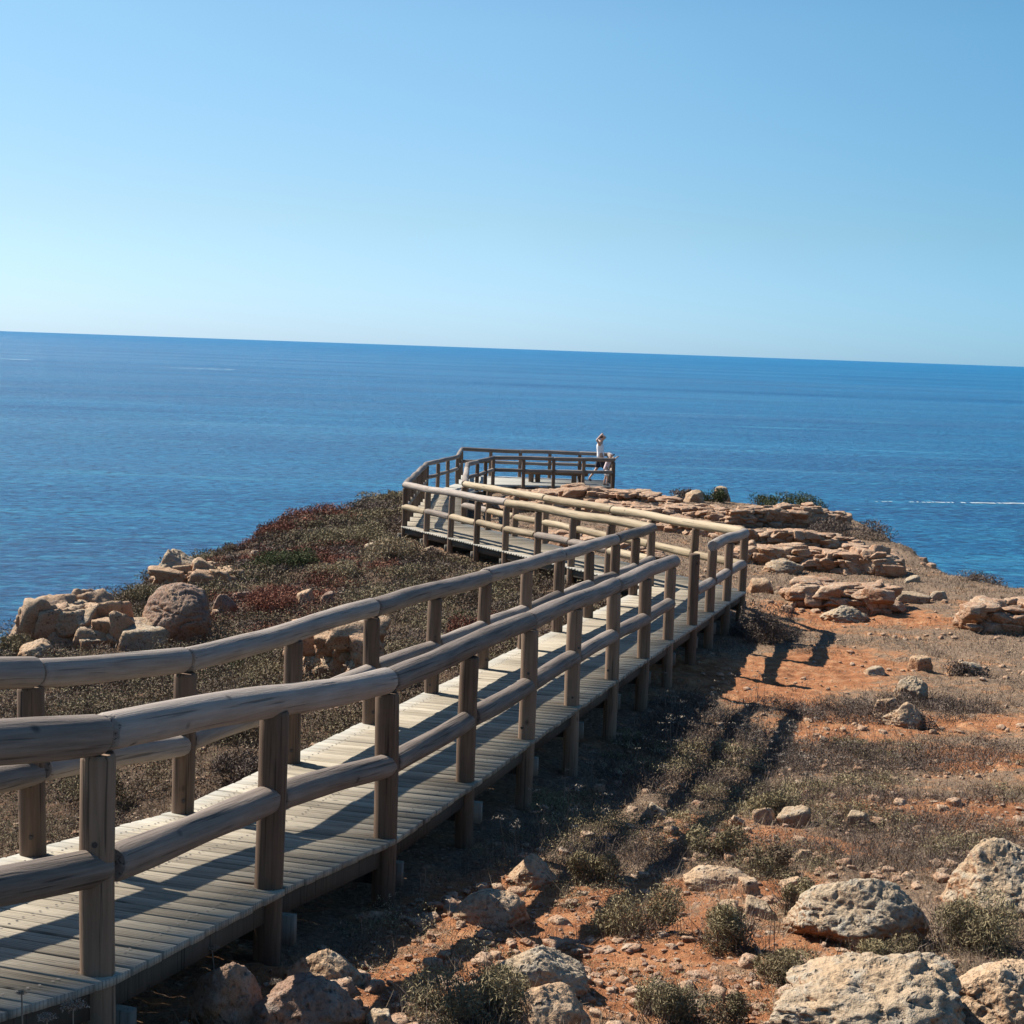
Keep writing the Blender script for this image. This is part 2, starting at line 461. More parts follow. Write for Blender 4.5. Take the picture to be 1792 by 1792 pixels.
# ------------------------------------------------------------------ terrain
ctrl = []
GD = {-2: .5, -1: .42, 0: .38, 1: .36, 2: .42, 4: .58, 5: .66, 6: .64, 7: .62, 8: .58, 10: .50, 12: .46}
for k in GD:
    ctrl.append((RP[k][0] + 0.2, RP[k][1], deckz(k) - GD[k]))
for k in range(-2, 13, 2):
    ctrl.append((LP[k][0] - 0.3, LP[k][1], deckz(k) - 0.40))
for t in range(1, NF + 1, 2):
    ctrl.append((FL[t][0], FL[t][1], Fz[t] - 0.36))
for t in range(1, NW + 1, 3):
    ctrl.append((WL[t][0] - .2, WL[t][1], Wz[t] - 0.45)); ctrl.append((WR[t][0] + .5, WR[t][1], Wz[t] - 0.25))
ctrl += [(0.8, 6.5, -2.93), (2.2, 6.5, -2.88), (0.2, 4.5, -2.75), (2.5, 4.5, -2.6), (1.5, 8, -3.15), (3.2, 8.5, -3.1), (2.2, 10, -3.36), (4.5, 10.5, -3.3), (-.5, 6.9, -2.93), (.5, 9.2, -3.28),
         (2.6, 12, -3.6), (5, 13, -3.62), (4, 16, -3.86), (6.5, 16, -3.8), (4.5, 20, -4.02), (7.5, 20.5, -4.0), (5.2, 24, -4.12),
         (8.5, 24.5, -4.1), (12, 24, -4.1), (6, 31, -4.32), (9, 31, -4.4), (10, 28.5, -4.28), (6, 36, -4.38), (9, 38, -4.45), (3, 40, -4.42),
         (7, 43, -4.4), (9.2, 42, -4.5), (2.5, 45.5, -4.46), (5, 48.5, -4.62), (0.5, 50, -4.72), (0, 56, -5.3), (-4, 50, -5.2), (3.5, 54, -5.2),
         (-7.5, 21, -4.62), (-7.5, 25, -4.72), (-6.9, 28, -4.72), (-6.6, 34, -4.85), (-6, 36.5, -4.72), (-5.2, 40, -4.68), (-4.3, 45, -4.98),
         (-5, 14, -4.0), (-3.9, 9, -3.4), (-6.5, 9, -3.6), (-4.5, 18, -4.2), (-3, 21, -4.3), (-3.2, 29, -4.42), (-1, 24, -4.22), (-4.5, 31, -4.5),
         (-4.4, 37, -4.5), (0, 3, -2.6), (-5, 3, -2.6), (5, 3, -2.5), (9, 10, -3.3), (14, 14, -3.6), (20, 20, -4), (-9, 10, -3.7), (-9, 20, -4.7)]
ctrl = np.array(ctrl)
def tps(r): return np.where(r > 1e-9, r * r * np.log(np.maximum(r, 1e-9)), 0)
def _fit(c):
    n = len(c); d = np.hypot(c[:, None, 0] - c[None, :, 0], c[:, None, 1] - c[None, :, 1])
    A = np.zeros((n + 3, n + 3)); A[:n, :n] = tps(d) + 0.15 * np.eye(n)
    Pm = np.c_[np.ones(n), c[:, :2]]; A[:n, n:] = Pm; A[n:, :n] = Pm.T
    return np.linalg.solve(A, np.r_[c[:, 2], 0, 0, 0])
_w = _fit(ctrl)
EDGE = np.array([(-7.6, -4), (-7.9, 5), (-7.7, 15), (-7.6, 22), (-7.5, 25), (-7.0, 28), (-6.7, 34), (-6.1, 36.5), (-5.5, 40), (-4.6, 45), (-4.7, 50), (-4.2, 57),
                 (4.8, 56.5), (5.6, 51.5), (8, 46.5), (9.9, 43), (9.7, 37), (9.4, 33), (10, 30), (13, 27.5), (30, 25), (34, 12), (34, -4)])
def edge_dist(X, Y):
    """positive outside the headland"""
    X = X.ravel(); Y = Y.ravel(); d = np.full(len(X), 1e9); ins = np.zeros(len(X), bool)
    for i in range(len(EDGE)):
        a = EDGE[i]; b = EDGE[(i + 1) % len(EDGE)]; e = b - a
        t = np.clip(((X - a[0]) * e[0] + (Y - a[1]) * e[1]) / (e @ e), 0, 1)
        d = np.minimum(d, np.hypot(X - a[0] - t * e[0], Y - a[1] - t * e[1]))
        c = ((a[1] > Y) != (b[1] > Y)) & (X < (b[0] - a[0]) * (Y - a[1]) / (b[1] - a[1] + 1e-12) + a[0])
        ins ^= c
    return np.where(ins, -d, d)
def ground_z(X, Y, detail=True):
    X = np.asarray(X, float).ravel(); Y = np.asarray(Y, float).ravel()
    Xc = np.clip(X, -11, 22); Yc = np.clip(Y, 1, 60)
    z = _w[-3] + _w[-2] * Xc + _w[-1] * Yc
    for (cx, cy, _), wi in zip(ctrl, _w[:-3]):
        z = z + wi * tps(np.hypot(Xc - cx, Yc - cy))
    e = edge_dist(X, Y) + 0.35 * n2(X, Y, 0.6, 2, 3.0)
    s = np.maximum(e + 0.5, 0)
    drop = np.where(s < 1.2, 0.42 * s * s, 0.6 + (s - 1.2) * 1.25)
    drop = drop + np.where(s > 0.6, 0.5 * (n2(X, Y, 0.7, 3, 9.0, ridged=True)) * np.minimum(s, 3) * 0.4, 0)
    z = z - drop
    if detail:
        z = z + 0.07 * n2(X, Y, 0.55, 2, 1.0) + 0.055 * n2(X, Y, 1.9, 3, 5.0) + 0.026 * n2(X, Y, 6.0, 3, 8.0) + 0.018 * n2(X, Y, 15.0, 2, 2.0, ridged=True)
    return np.maximum(z, -31.0)
def gz1(x, y): return float(ground_z(np.array([x]), np.array([y]))[0])
def ground_at(px, py):
    q = ray(px, py); q = q / q[1]
    Ds = np.concatenate([np.arange(4.2, 20, 0.04), np.arange(20, 60, 0.12)])
    g = ground_z(q[0] * Ds, Ds)
    below = q[2] * Ds < g
    if not below.any(): i = int(np.argmin(q[2] * Ds - g))
    else: i = int(np.argmax(below))
    return np.array([q[0] * Ds[i], Ds[i], g[i]])

# bare-soil blobs on the plateau (picked where the red earth shows), the rest is dry grass and litter
SOIL = [((1400, 1180), 1.6, 1.0, 1.0), ((1330, 1210), .9, 1.2, 1.0), ((1500, 1150), 1.2, .7, .8), ((1660, 1270), 2.0, .6, .9), ((1760, 1330), 1.2, .8, .9),
        ((1700, 1420), 1.1, .7, 1.1), ((1420, 1290), .8, .5, .6), ((1280, 1470), .7, .5, .9), ((1000, 1620), 1.0, .7, 1.0), ((900, 1580), .5, .5, 1.0),
        ((560, 1740), .5, .5, 1.2), ((1130, 1740), .7, .4, 1.0), ((1180, 1560), .6, .4, .7), ((700, 1700), .5, .4, .8), ((1430, 1080), 1.3, 1.5, .55),
        ((1580, 1080), 1.6, 1.2, .6), ((1330, 1660), .5, .3, .3), ((1390, 1560), .3, .3, .6), ((1100, 1660), .8, .5, .9), ((1300, 1760), .4, .3, .6), ((1350, 1480), .7, .4, .7)]
SB = [(ground_at(*p), a, b, wt) for p, a, b, wt in SOIL]
def soil_f(X, Y):
    s = np.zeros(len(X))
    for g, a, b, wt in SB:
        s = s + wt * np.exp(-((X - g[0]) / a) ** 2 - ((Y - g[1]) / b) ** 2)
    return np.clip(s + 0.12, 0, 1.2)
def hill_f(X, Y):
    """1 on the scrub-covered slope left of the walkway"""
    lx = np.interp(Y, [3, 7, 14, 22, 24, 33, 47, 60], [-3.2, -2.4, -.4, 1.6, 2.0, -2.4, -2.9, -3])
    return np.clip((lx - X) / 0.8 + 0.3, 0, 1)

def seg(a, b, n): return np.linspace(a, b, n, endpoint=False)
gx = np.concatenate([seg(-60, -12, 24), seg(-12, -4, 110), seg(-4, 6, 260), seg(6, 12, 110), seg(12, 40, 50), [40]])
gy = np.concatenate([seg(-4, 3.6, 20), seg(3.6, 12, 300), seg(12, 26, 260), seg(26, 48, 240), seg(48, 60, 90), seg(60, 110, 40), [110]])
GX, GY = np.meshgrid(gx, gy)
X, Y = GX.ravel(), GY.ravel()
Z = ground_z(X, Y)
nx_, ny_ = len(gx), len(gy)
ii = (np.arange(ny_ - 1)[:, None] * nx_ + np.arange(nx_ - 1)[None, :]).ravel()
F = np.stack([ii, ii + 1, ii + 1 + nx_, ii + nx_], 1)
ground = mesh_np('ground', np.stack([X, Y, Z], 1), F, M_GROUND, smooth=True,
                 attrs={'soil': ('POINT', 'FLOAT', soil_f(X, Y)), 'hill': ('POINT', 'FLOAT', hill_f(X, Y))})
tag(ground, kind='structure')

# ------------------------------------------------------------------ sea
SEA_Z = -28.0
S = 60000.0
sea = mesh_np('sea', [(-S, -200, SEA_Z), (S, -200, SEA_Z), (S, S, SEA_Z), (-S, S, SEA_Z)], [[0, 1, 2, 3]], M_SEA)
tag(sea, kind='structure')
# boat wake: broken white foam line; same strips carry the painted sun glints
def wake(px0, px1, py0, py1, half):
    mb = MB()
    a = at(px0, py0, 1.0); b = at(px1, py1, 1.0)
    a = a * (SEA_Z / a[2]); b = b * (SEA_Z / b[2])
    n = 150
    t = np.linspace(0, 1, n)
    P = a[None] + (b - a)[None] * t[:, None]
    wv = half * (0.25 + 0.75 * np.clip(t * 1.4, 0, 1)) * (0.5 + 0.9 * np.abs(perlin(np.stack([t * 60, t * 0, t * 0 + 4], 1)))) 
    off = 1.2 * perlin(np.stack([t * 16, t * 0 + 3, t * 0], 1))
    for i in range(n - 1):
        if random.random() < 0.75 * (1 - t[i]) ** 1.5 + 0.12: continue
        mb.add([(P[i][0], P[i][1] + off[i] - wv[i], SEA_Z + .06), (P[i + 1][0] + .12, P[i + 1][1] + off[i + 1] - wv[i + 1], SEA_Z + .06),
                (P[i + 1][0] + .12, P[i + 1][1] + off[i + 1] + wv[i + 1], SEA_Z + .06), (P[i][0], P[i][1] + off[i] + wv[i], SEA_Z + .06)], [[0, 1, 2, 3]], 0.5)
    return mb
M_FOAM = plain('sea_foam', (.50, .58, .64), 0.9)
M_SLICK = plain('sea_glint_foam', (.30, .46, .60), 0.6)  # pale colour for distant sun glints, painted as strips on the water
tag(wake(250, 410, 642, 647, 14).build('sea_slick', M_SLICK), 'faint painted sun glint streak far out on the sea below the left horizon', 'foam', kind='stuff')
tag(wake(-40, 56, 626, 630, 16).build('sea_slick', M_SLICK), 'faint painted sun glint streak far out on the sea at the left edge', 'foam', kind='stuff')
tag(wake(1530, 1840, 878, 882, 1.7).build('boat_wake', M_FOAM), 'thin broken white line of foam left on the sea behind the right end of the headland', 'foam', kind='stuff')

# ------------------------------------------------------------------ logs and the boardwalk
def log_mesh(L, r, seed, nseg=20, taper=0.0, wob=0.0055, hole=False):
    """log along local z from 0 to L with rounded-off ends and slight irregularity"""
    nl = max(6, int(L / 0.10))
    zz = np.concatenate([[0.0, 0.0, 0.008], np.linspace(0.02, L - 0.02, nl), [L - 0.008, L, L]])
    rr = np.concatenate([[0.001, r * 0.87, r * 0.96], np.full(nl, r), [r * 0.96, r * 0.87, 0.001]])
    th = np.arange(nseg) * 2 * math.pi / nseg
    T, Zm = np.meshgrid(th, zz); Rm = np.repeat(rr[:, None], nseg, 1) * (1 - taper * Zm / L)
    q = np.stack([np.cos(T).ravel() * 1.3 + seed, np.sin(T).ravel() * 1.3, Zm.ravel() * 1.6], 1)
    Rm = Rm.ravel() * (1 + (wob / r) * 2.2 * perlin(q))
    bx = 0.009 * np.sin(Zm.ravel() * 2.1 + seed) ; by = 0.009 * np.cos(Zm.ravel() * 1.7 + seed * 2)
    V = np.stack([Rm * np.cos(T.ravel()) + bx, Rm * np.sin(T.ravel()) + by, Zm.ravel()], 1)
    n = len(zz); Fq = []
    for j in range(n - 1):
        for i in range(nseg):
            k = (i + 1) % nseg
            Fq.append((j * nseg + i, j * nseg + k, (j + 1) * nseg + k, (j + 1) * nseg + i))
    return V, np.array(Fq)

def log(name, a, b, r, mat, parent, base=(0, 0, 0), **k):
    a = Vector(a); b = Vector(b); d = b - a
    V, Fq = log_mesh(d.length, r, random.random() * 50, **k)
    o = mesh_np(name, V, Fq, mat, parent, smooth=True)
    o.rotation_mode = 'QUATERNION'
    o.rotation_quaternion = d.to_track_quat('Z', 'Y') @ Matrix.Rotation(random.random() * 6.28, 3, 'Z').to_quaternion()
    o.location = a - Vector(base)
    try: o.data.set_sharp_from_angle(angle=R(50))
    except Exception: pass
    return o

PR, TR, MR = 0.0655, 0.0755, 0.068
def v3(p, z): return Vector((p[0], p[1], z))

walk = empty('boardwalk', (float(RP[0][0]), float(RP[0][1]), deckz(0)))
tag(walk, 'long weathered timber boardwalk with round log railings, running from the lower left corner', 'boardwalk')
BASE = (float(RP[0][0]), float(RP[0][1]), deckz(0))

def planks(name, Ls, Rs, zl, parent, base, over=0.075, pitch=0.118, gap=0.0075):
    """planks laid across between two lists of edge points, one bay after another"""
    mb = MB(); pid = 0
    for i in range(len(Ls) - 1):
        l0, l1, r0, r1 = map(np.asarray, (Ls[i], Ls[i + 1], Rs[i], Rs[i + 1]))
        ln = 0.5 * (np.linalg.norm(l1 - l0) + np.linalg.norm(r1 - r0)); n = max(2, round(ln / pitch))
        ac = (r0 - l0) / np.linalg.norm(r0 - l0)
        for j in range(n):
            g = gap / ln * (0.7 + 0.8 * random.random()) * 0.5
            t0, t1 = j / n + g, (j + 1) / n - g
            pv = random.random(); dz = random.uniform(-0.0025, 0.0025); eL = random.uniform(-.005, .005); eR = random.uniform(-.005, .005)
            c = []
            for t, (zt) in ((t0, 0), (t1, 0)):
                pl = l0 + (l1 - l0) * t; pr = r0 + (r1 - r0) * t; z = zl[i] + (zl[i + 1] - zl[i]) * t + dz
                a2 = (pr - pl) / np.linalg.norm(pr - pl)
                c.append((pl - a2 * (over + eL), pr + a2 * (over + eR), z))
            th = 0.032; bev = 0.005
            V = []; G = []; Wd = np.linalg.norm(c[0][1] - c[0][0])
            fw = (c[1][0] - c[0][0]); fl = np.linalg.norm(fw); fw = fw / fl
            for (pa, pb, z), s in ((c[0], 1), (c[1], -1)):
                for P_, gx_ in ((pa, 0.0), (pb, Wd)):
                    gyv = 0 if s == 1 else fl
                    V += [(*P_, z - th), (*P_, z - bev), (*(P_ + fw * bev * s), z)]
                    G += [(gx_, gyv + pid * 1.7, 0), (gx_, gyv + pid * 1.7, 0.01), (gx_, gyv + pid * 1.7, 0.012)]
            # order: near-left(0,1,2) near-right(3,4,5) far-left(6,7,8) far-right(9,10,11)
            Fq = [(2, 5, 11, 8), (1, 4, 5, 2), (0, 3, 4, 1), (8, 11, 10, 7), (7, 10, 9, 6), (0, 6, 9, 3), (0, 1, 7, 6), (1, 2, 8, 7), (3, 9, 10, 4), (4, 10, 11, 5)]
            mb.add(np.array(V) - np.array(base), Fq, pv, np.array(G)); pid += 1
    return mb.build(name, M_DECK, parent)

ks = list(range(-2, 13))
planks('deck', [LP[k] for k in ks], [RP[k] for k in ks], [deckz(k) for k in ks], walk, BASE)
planks('deck', FL, GR, Fz, walk, BASE)
planks('deck', WL, WR, Wz, walk, BASE)

def box_between(name, a, b, w_, h_, mat, parent, base):
    a = Vector(a); b = Vector(b); d = (b - a); L = d.length; d.normalize()
    side = d.cross(Vector((0, 0, 1))).normalized(); up = side.cross(d)
    V = []
    for t in (0, L):
        for s in (-w_ / 2, w_ / 2):
            for u in (-h_ / 2, h_ / 2): V.append(a + d * t + side * s + up * u - Vector(base))
    o = mesh_np(name, [tuple(v) for v in V], BOXF, mat, parent, attrs={'var': ('FACE', 'FLOAT', np.full(6, random.random()))})
    return o

def ring_posts(pts, zs, parent, base, top=0.845, deep=1.0, skip=(), r=PR):
    for i, (p, z) in enumerate(zip(pts, zs)):
        if i in skip: continue
        g = gz1(*p) - 0.15
        zt = z + top
        log('post', v3(p, min(g, z - 0.3)), v3(p, zt), r * random.uniform(.97, 1.04), M_POST, parent, base, wob=0.002)

def top_rails(pts, zs, joints, parent, base, mats, h=0.915, r=TR):
    for a, b in zip(joints[:-1], joints[1:]):
        A = v3(pts[a], zs[a] + h); B = v3(pts[b], zs[b] + h); d = (B - A).normalized()
        log('top_rail', A + d * 0.013, B - d * 0.013, r * random.uniform(.97, 1.03), mats(a), parent, base)

def mid_rails(pts, zs, idx, parent, base, mats, h=0.42, r=MR):
    for a in idx:
        A = v3(pts[a], zs[a] + h); B = v3(pts[a + 1], zs[a + 1] + h); d = (B - A).normalized()
        log('middle_rail', A + d * (PR + 0.004), B + d * 0.02, r * random.uniform(.96, 1.03), mats(a), parent, base)

grey = lambda i: M_RAIL
mixed = lambda i: M_RAILY if random.random() < 0.6 else M_RAIL
yel = lambda i: M_RAILY
pR = [RP[k] for k in ks]; pL = [LP[k] for k in ks]; zK = [deckz(k) for k in ks]     # index = k + 2
ring_posts(pR, zK, walk, BASE, skip=(11,))
# the short post whose top rail is missing
log('post', v3(RP[9], gz1(*RP[9]) - .2), v3(RP[9], deckz(9) + 0.90), PR * 1.02, M_POST, walk, BASE)
ring_posts(pL, zK, walk, BASE)
top_rails(pR, zK, [0, 2, 4, 6, 8], walk, BASE, grey)
# last near length stops just past post 8, then a gap up to post 10
for a, b, ea, eb in ((8, 10, 0.008, -0.10), (12, 14, -0.07, 0.0)):
    A = v3(pR[a], zK[a] + .915); B = v3(pR[b], zK[b] + .915); d = (B - A).normalized()
    log('top_rail', A + d * ea, B - d * eb, TR, M_RAIL, walk, BASE)
top_rails(pL, zK, [0, 3, 4, 6, 8, 10, 12, 14], walk, BASE, grey)
mid_rails(pR, zK, [k for k in range(0, 14) if k != 10], walk, BASE, grey)
mid_rails(pL, zK, range(0, 14), walk, BASE, grey)
# far section
ring_posts(FL[1:], Fz[1:], walk, BASE); ring_posts(GR[1:], Fz[1:], walk, BASE)
top_rails(FL, Fz, [0, 4, 8], walk, BASE, mixed); top_rails(GR, Fz, [0, 3, 5, 8], walk, BASE, yel)
mid_rails(FL, Fz, range(NF), walk, BASE, mixed); mid_rails(GR, Fz, range(NF), walk, BASE, mixed)
# third section towards the lookout
ring_posts(WL[1:], Wz[1:], walk, BASE); ring_posts(WR[1:], Wz[1:], walk, BASE)
top_rails(WL, Wz, [0, 3, 6, 9], walk, BASE, grey); top_rails(WR, Wz, [0, 3, 6, 9], walk, BASE, grey)
mid_rails(WL, Wz, range(NW), walk, BASE, mixed); mid_rails(WR, Wz, range(NW), walk, BASE, grey)
# beams and cross ends under the deck
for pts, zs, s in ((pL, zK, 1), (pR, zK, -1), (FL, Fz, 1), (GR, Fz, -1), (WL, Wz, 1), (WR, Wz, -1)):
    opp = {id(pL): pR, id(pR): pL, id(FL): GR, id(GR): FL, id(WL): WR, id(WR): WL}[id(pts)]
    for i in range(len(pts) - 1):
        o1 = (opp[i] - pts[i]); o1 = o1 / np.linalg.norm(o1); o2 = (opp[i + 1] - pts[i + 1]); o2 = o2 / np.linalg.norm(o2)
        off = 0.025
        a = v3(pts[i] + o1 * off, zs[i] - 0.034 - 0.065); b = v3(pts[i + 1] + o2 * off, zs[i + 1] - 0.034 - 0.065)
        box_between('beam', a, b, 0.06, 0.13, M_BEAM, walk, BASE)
def cross(Lp, Rp, zs):
    for i in range(len(Lp)):
        l, r_ = Lp[i], Rp[i]; d = (r_ - l) / np.linalg.norm(r_ - l); nrm = np.array([-d[1], d[0]])
        if nrm[1] < 0: nrm = -nrm
        l = l + nrm * 0.10; r_ = r_ + nrm * 0.10
        box_between('cross_beam', v3(l - d * 0.09, zs[i] - 0.165 - 0.075), v3(r_ + d * 0.085, zs[i] - 0.165 - 0.075), 0.055, 0.14, M_DECK2, walk, BASE)
M_DECK2 = wood_mat('pale_beam_wood', [(.09, .08, .065), (.14, .125, .105), (.20, .185, .155)], 0.8)
cross(pL, pR, zK); cross(FL[1:], GR[1:], Fz[1:]); cross(WL[1::2], WR[1::2], Wz[1::2])

M_IRON = plain('rusty_iron', (.035, .028, .025), 0.6)
bpy.context.view_layer.update()
def bolt(post, ctr, side):
    V = []; F_ = []; n = 8; rr = 0.011
    for q, dd in ((0.0, PR - .006), (1.0, PR + .005)):
        for k in range(n): 
            a = k * 2 * math.pi / n
            up = Vector((0, 0, 1)); sd_ = Vector((-side.y, side.x, 0))
            V.append(Vector(ctr) + side * dd + up * rr * math.sin(a) + sd_ * rr * math.cos(a) - Vector(BASE))
    F_ = [(k, (k + 1) % n, n + (k + 1) % n, n + k) for k in range(n)]
    me = bpy.data.meshes.new('bolt'); me.from_pydata([tuple(v) for v in V], [], F_ + [tuple(range(n, 2 * n))]); me.update(); me.materials.append(M_IRON)
    o = bpy.data.objects.new('bolt', me); COL.objects.link(o); o.parent = post
    o.matrix_parent_inverse = post.matrix_basis.inverted()
for o_ in [o for o in bpy.data.objects if o.parent is walk and o.name.startswith('post')]:
    wx, wy = o_.location.x + BASE[0], o_.location.y + BASE[1]
    if wy > 16: continue
    kk = min(range(-2, 13), key=lambda k: min(np.hypot(RP[k][0] - wx, RP[k][1] - wy), np.hypot(LP[k][0] - wx, LP[k][1] - wy)))
    sd2 = Vector((-wx + .6, -wy, 0)).normalized()
    for hh in (.09, .52, .38):
        if random.random() < .25: continue
        a_ = random.uniform(-.5, .5); s2 = Vector((sd2.x * math.cos(a_) - sd2.y * math.sin(a_), sd2.x * math.sin(a_) + sd2.y * math.cos(a_), 0))
        bolt(o_, (wx, wy, deckz(kk) + hh + random.uniform(-.02, .02)), s2)
mbn = MB()
for i in range(-2, 9):
    l0, l1, r0, r1 = LP[i], LP[i + 1], RP[i], RP[i + 1]; n = max(2, round(np.linalg.norm(l1 - l0) / .118))
    for j in range(n):
        for fr_ in (.045, .5, .955):
            for dt in (.28, .72):
                t = (j + dt + random.uniform(-.06, .06)) / n; q = (l0 + (l1 - l0) * t) * (1 - fr_) + (r0 + (r1 - r0) * t) * fr_
                z = deckz(i) + (deckz(i + 1) - deckz(i)) * t + .0045; a = np.arange(6) * math.pi / 3
                q = q + np.array([random.uniform(-.012, .012), 0])
                Vn = [(q[0] + .0065 * math.cos(b__) - BASE[0], q[1] + .0065 * math.sin(b__) - BASE[1], z - BASE[2]) for b__ in a]
                mbn.add(Vn, [[0, 1, 2, 3], [0, 3, 4, 5]], 0)
tag(mbn.build('nail_heads', M_IRON, walk), kind='stuff')

# ------------------------------------------------------------------ lookout platform
PB = (0.5, 52.0, PZ)
plat = empty('lookout_platform', PB)
tag(plat, 'fenced timber lookout platform at the tip of the headland above the sea', 'platform')
mb = MB(); pid = 0
def clip_poly_x(poly, y):
    xs = []
    for i in range(len(poly)):
        a, b = poly[i], poly[(i + 1) % len(poly)]
        if (a[1] > y) != (b[1] > y): xs.append(a[0] + (b[0] - a[0]) * (y - a[1]) / (b[1] - a[1]))
    return (min(xs), max(xs)) if len(xs) >= 2 else None
poly = [B1, PC['c'], PC['e'], PC['bl'], PC['br'], PC['fr'], PC['fl'], PC['c2'], B2]
y = 46.75
while y < 53.95:
    iv = clip_poly_x(poly, y + 0.06)
    if iv:
        x0, x1 = iv[0] - 0.06, iv[1] + 0.06
        V = [(a, b_, c) for a in (x0, x1) for b_ in (y + .004, y + .121) for c in (PZ - .032, PZ + random.uniform(-.002, .002))]
        G = [(v[0] + pid * 3.3, v[1] + pid, v[2]) for v in V]
        mb.add(np.array(V) - np.array(PB), BOXF, random.random(), np.array(G)); pid += 1
    y += 0.125
mb.build('deck', M_DECK, plat)
def fence_run(pts, n_each, closed_posts=True, h=0.915, first=True):
    for s, (a, b) in enumerate(zip(pts[:-1], pts[1:])):
        n = n_each[s]
        P_ = [a + (b - a) * t / n for t in range(n + 1)]
        zs = [PZ] * (n + 1)
        for q in (P_ if s == 0 and first else P_[1:]):
            log('post', v3(q, min(gz1(*q), PZ - .3) - 0.2), v3(q, PZ + .85), 0.062, M_POST, plat, PB)
        step = 2 if n > 2 else n
        js = list(range(0, n, step)) + [n]
        for i0, i1 in zip(js[:-1], js[1:]):
            A = v3(P_[i0], PZ + h); B = v3(P_[i1], PZ + h); d = (B - A).normalized()
            log('top_rail', A + d * .003, B - d * .003, 0.068, M_RAIL, plat, PB)
        for i in range(n):
            A = v3(P_[i], PZ + .50); B = v3(P_[i + 1], PZ + .50); d = (B - A).normalized()
            log('middle_rail', A + d * .05, B - d * .02, 0.058, M_RAIL, plat, PB)
fence_run([B1, PC['c'], PC['e'], PC['bl'], PC['br'], PC['fr']], [1, 2, 2, 5, 2], first=False)
fence_run([B2, PC['c2'], PC['fl'], PC['fr']], [1, 2, 4], first=False)
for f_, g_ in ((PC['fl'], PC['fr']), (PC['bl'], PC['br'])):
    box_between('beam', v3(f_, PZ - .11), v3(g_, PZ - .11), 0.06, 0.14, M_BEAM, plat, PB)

# bench on the platform
bl = px_on(918, 52.0, PZ + .36); br_ = px_on(1029, 52.0, PZ + .36)
bench = empty('log_bench', (float((bl[0] + br_[0]) / 2), 52.0, PZ))
tag(bench, 'low backless bench of thick brown timber on the lookout platform behind its front railing', 'bench')
bb_ = ((bl[0] + br_[0]) / 2, 52.0, PZ)
def half_log(name, x0, x1, y, z0, th, dp, parent, base, mat):
    mb = MB(); n = 10
    prof = [(-dp / 2, th / 2)] + [(dp / 2, th / 2)] + [(dp / 2 * math.cos(a), th / 2 - th * math.sin(a)) for a in np.linspace(0.15, math.pi - .15, 8)]
    V = [(x, y + a, z0 + b_) for x in (x0, x1) for a, b_ in prof]; m_ = len(prof)
    me = bpy.data.meshes.new(name)
    Fs = [(i, (i + 1) % m_, m_ + (i + 1) % m_, m_ + i) for i in range(m_)] + [tuple(range(m_))[::-1], tuple(range(m_, 2 * m_))]
    me.from_pydata([(v[0] - base[0], v[1] - base[1], v[2] - base[2]) for v in V], [], Fs); me.update(); me.materials.append(mat)
    o = bpy.data.objects.new(name, me); COL.objects.link(o); o.parent = parent; return o
half_log('seat', bl[0], br_[0], 52.0, PZ + .31, .12, .36, bench, bb_, M_POST)
for fx in (0.16, 0.84):
    cx = bl[0] + (br_[0] - bl[0]) * fx
    log('leg', (cx - .12, 51.95, PZ + .001), (cx - .12, 51.95, PZ + .28), .09, M_POST, bench, bb_)
    log('leg', (cx + .12, 52.05, PZ + .001), (cx + .12, 52.05, PZ + .28), .09, M_POST, bench, bb_)

# ------------------------------------------------------------------ people
def skin_body(name, joints, edges, mat, parent=None, sub=2, root=0):
    me = bpy.data.meshes.new(name)
    me.from_pydata([j[0] for j in joints], [], edges); me.update()
    o = bpy.data.objects.new(name, me); COL.objects.link(o)
    if parent: o.parent = parent
    md = o.modifiers.new('skin', 'SKIN')
    for i, j in enumerate(joints):
        rr = j[1]
        me.skin_vertices[0].data[i].radius = rr if isinstance(rr, tuple) else (rr, rr)
        me.skin_vertices[0].data[i].use_root = (i == root)
    md.use_smooth_shade = True
    s = o.modifiers.new('sub', 'SUBSURF'); s.levels = sub; s.render_levels = sub
    me.materials.append(mat)
    return o
M_SKIN = plain('skin', (.50, .30, .21), 0.6)
M_HAIR = plain('dark_brown_hair', (.035, .02, .015), 0.6)
M_WHITE = plain('white_cotton', (.78, .76, .76), 0.9)
M_PINKW = plain('pale_pink_cotton', (.62, .48, .48), 0.9)
M_DARKC = plain('dark_shorts_cloth', (.03, .027, .035), 0.9)
M_SHOE = plain('grey_shoe_leather', (.16, .14, .13), 0.7)

def limb_mesh(name, pts, mat, parent, sub=2):
    """tapering tube along pts [(co, r)] (one continuous skinned piece)"""
    return skin_body(name, pts, [(i, i + 1) for i in range(len(pts) - 1)], mat, parent, sub)

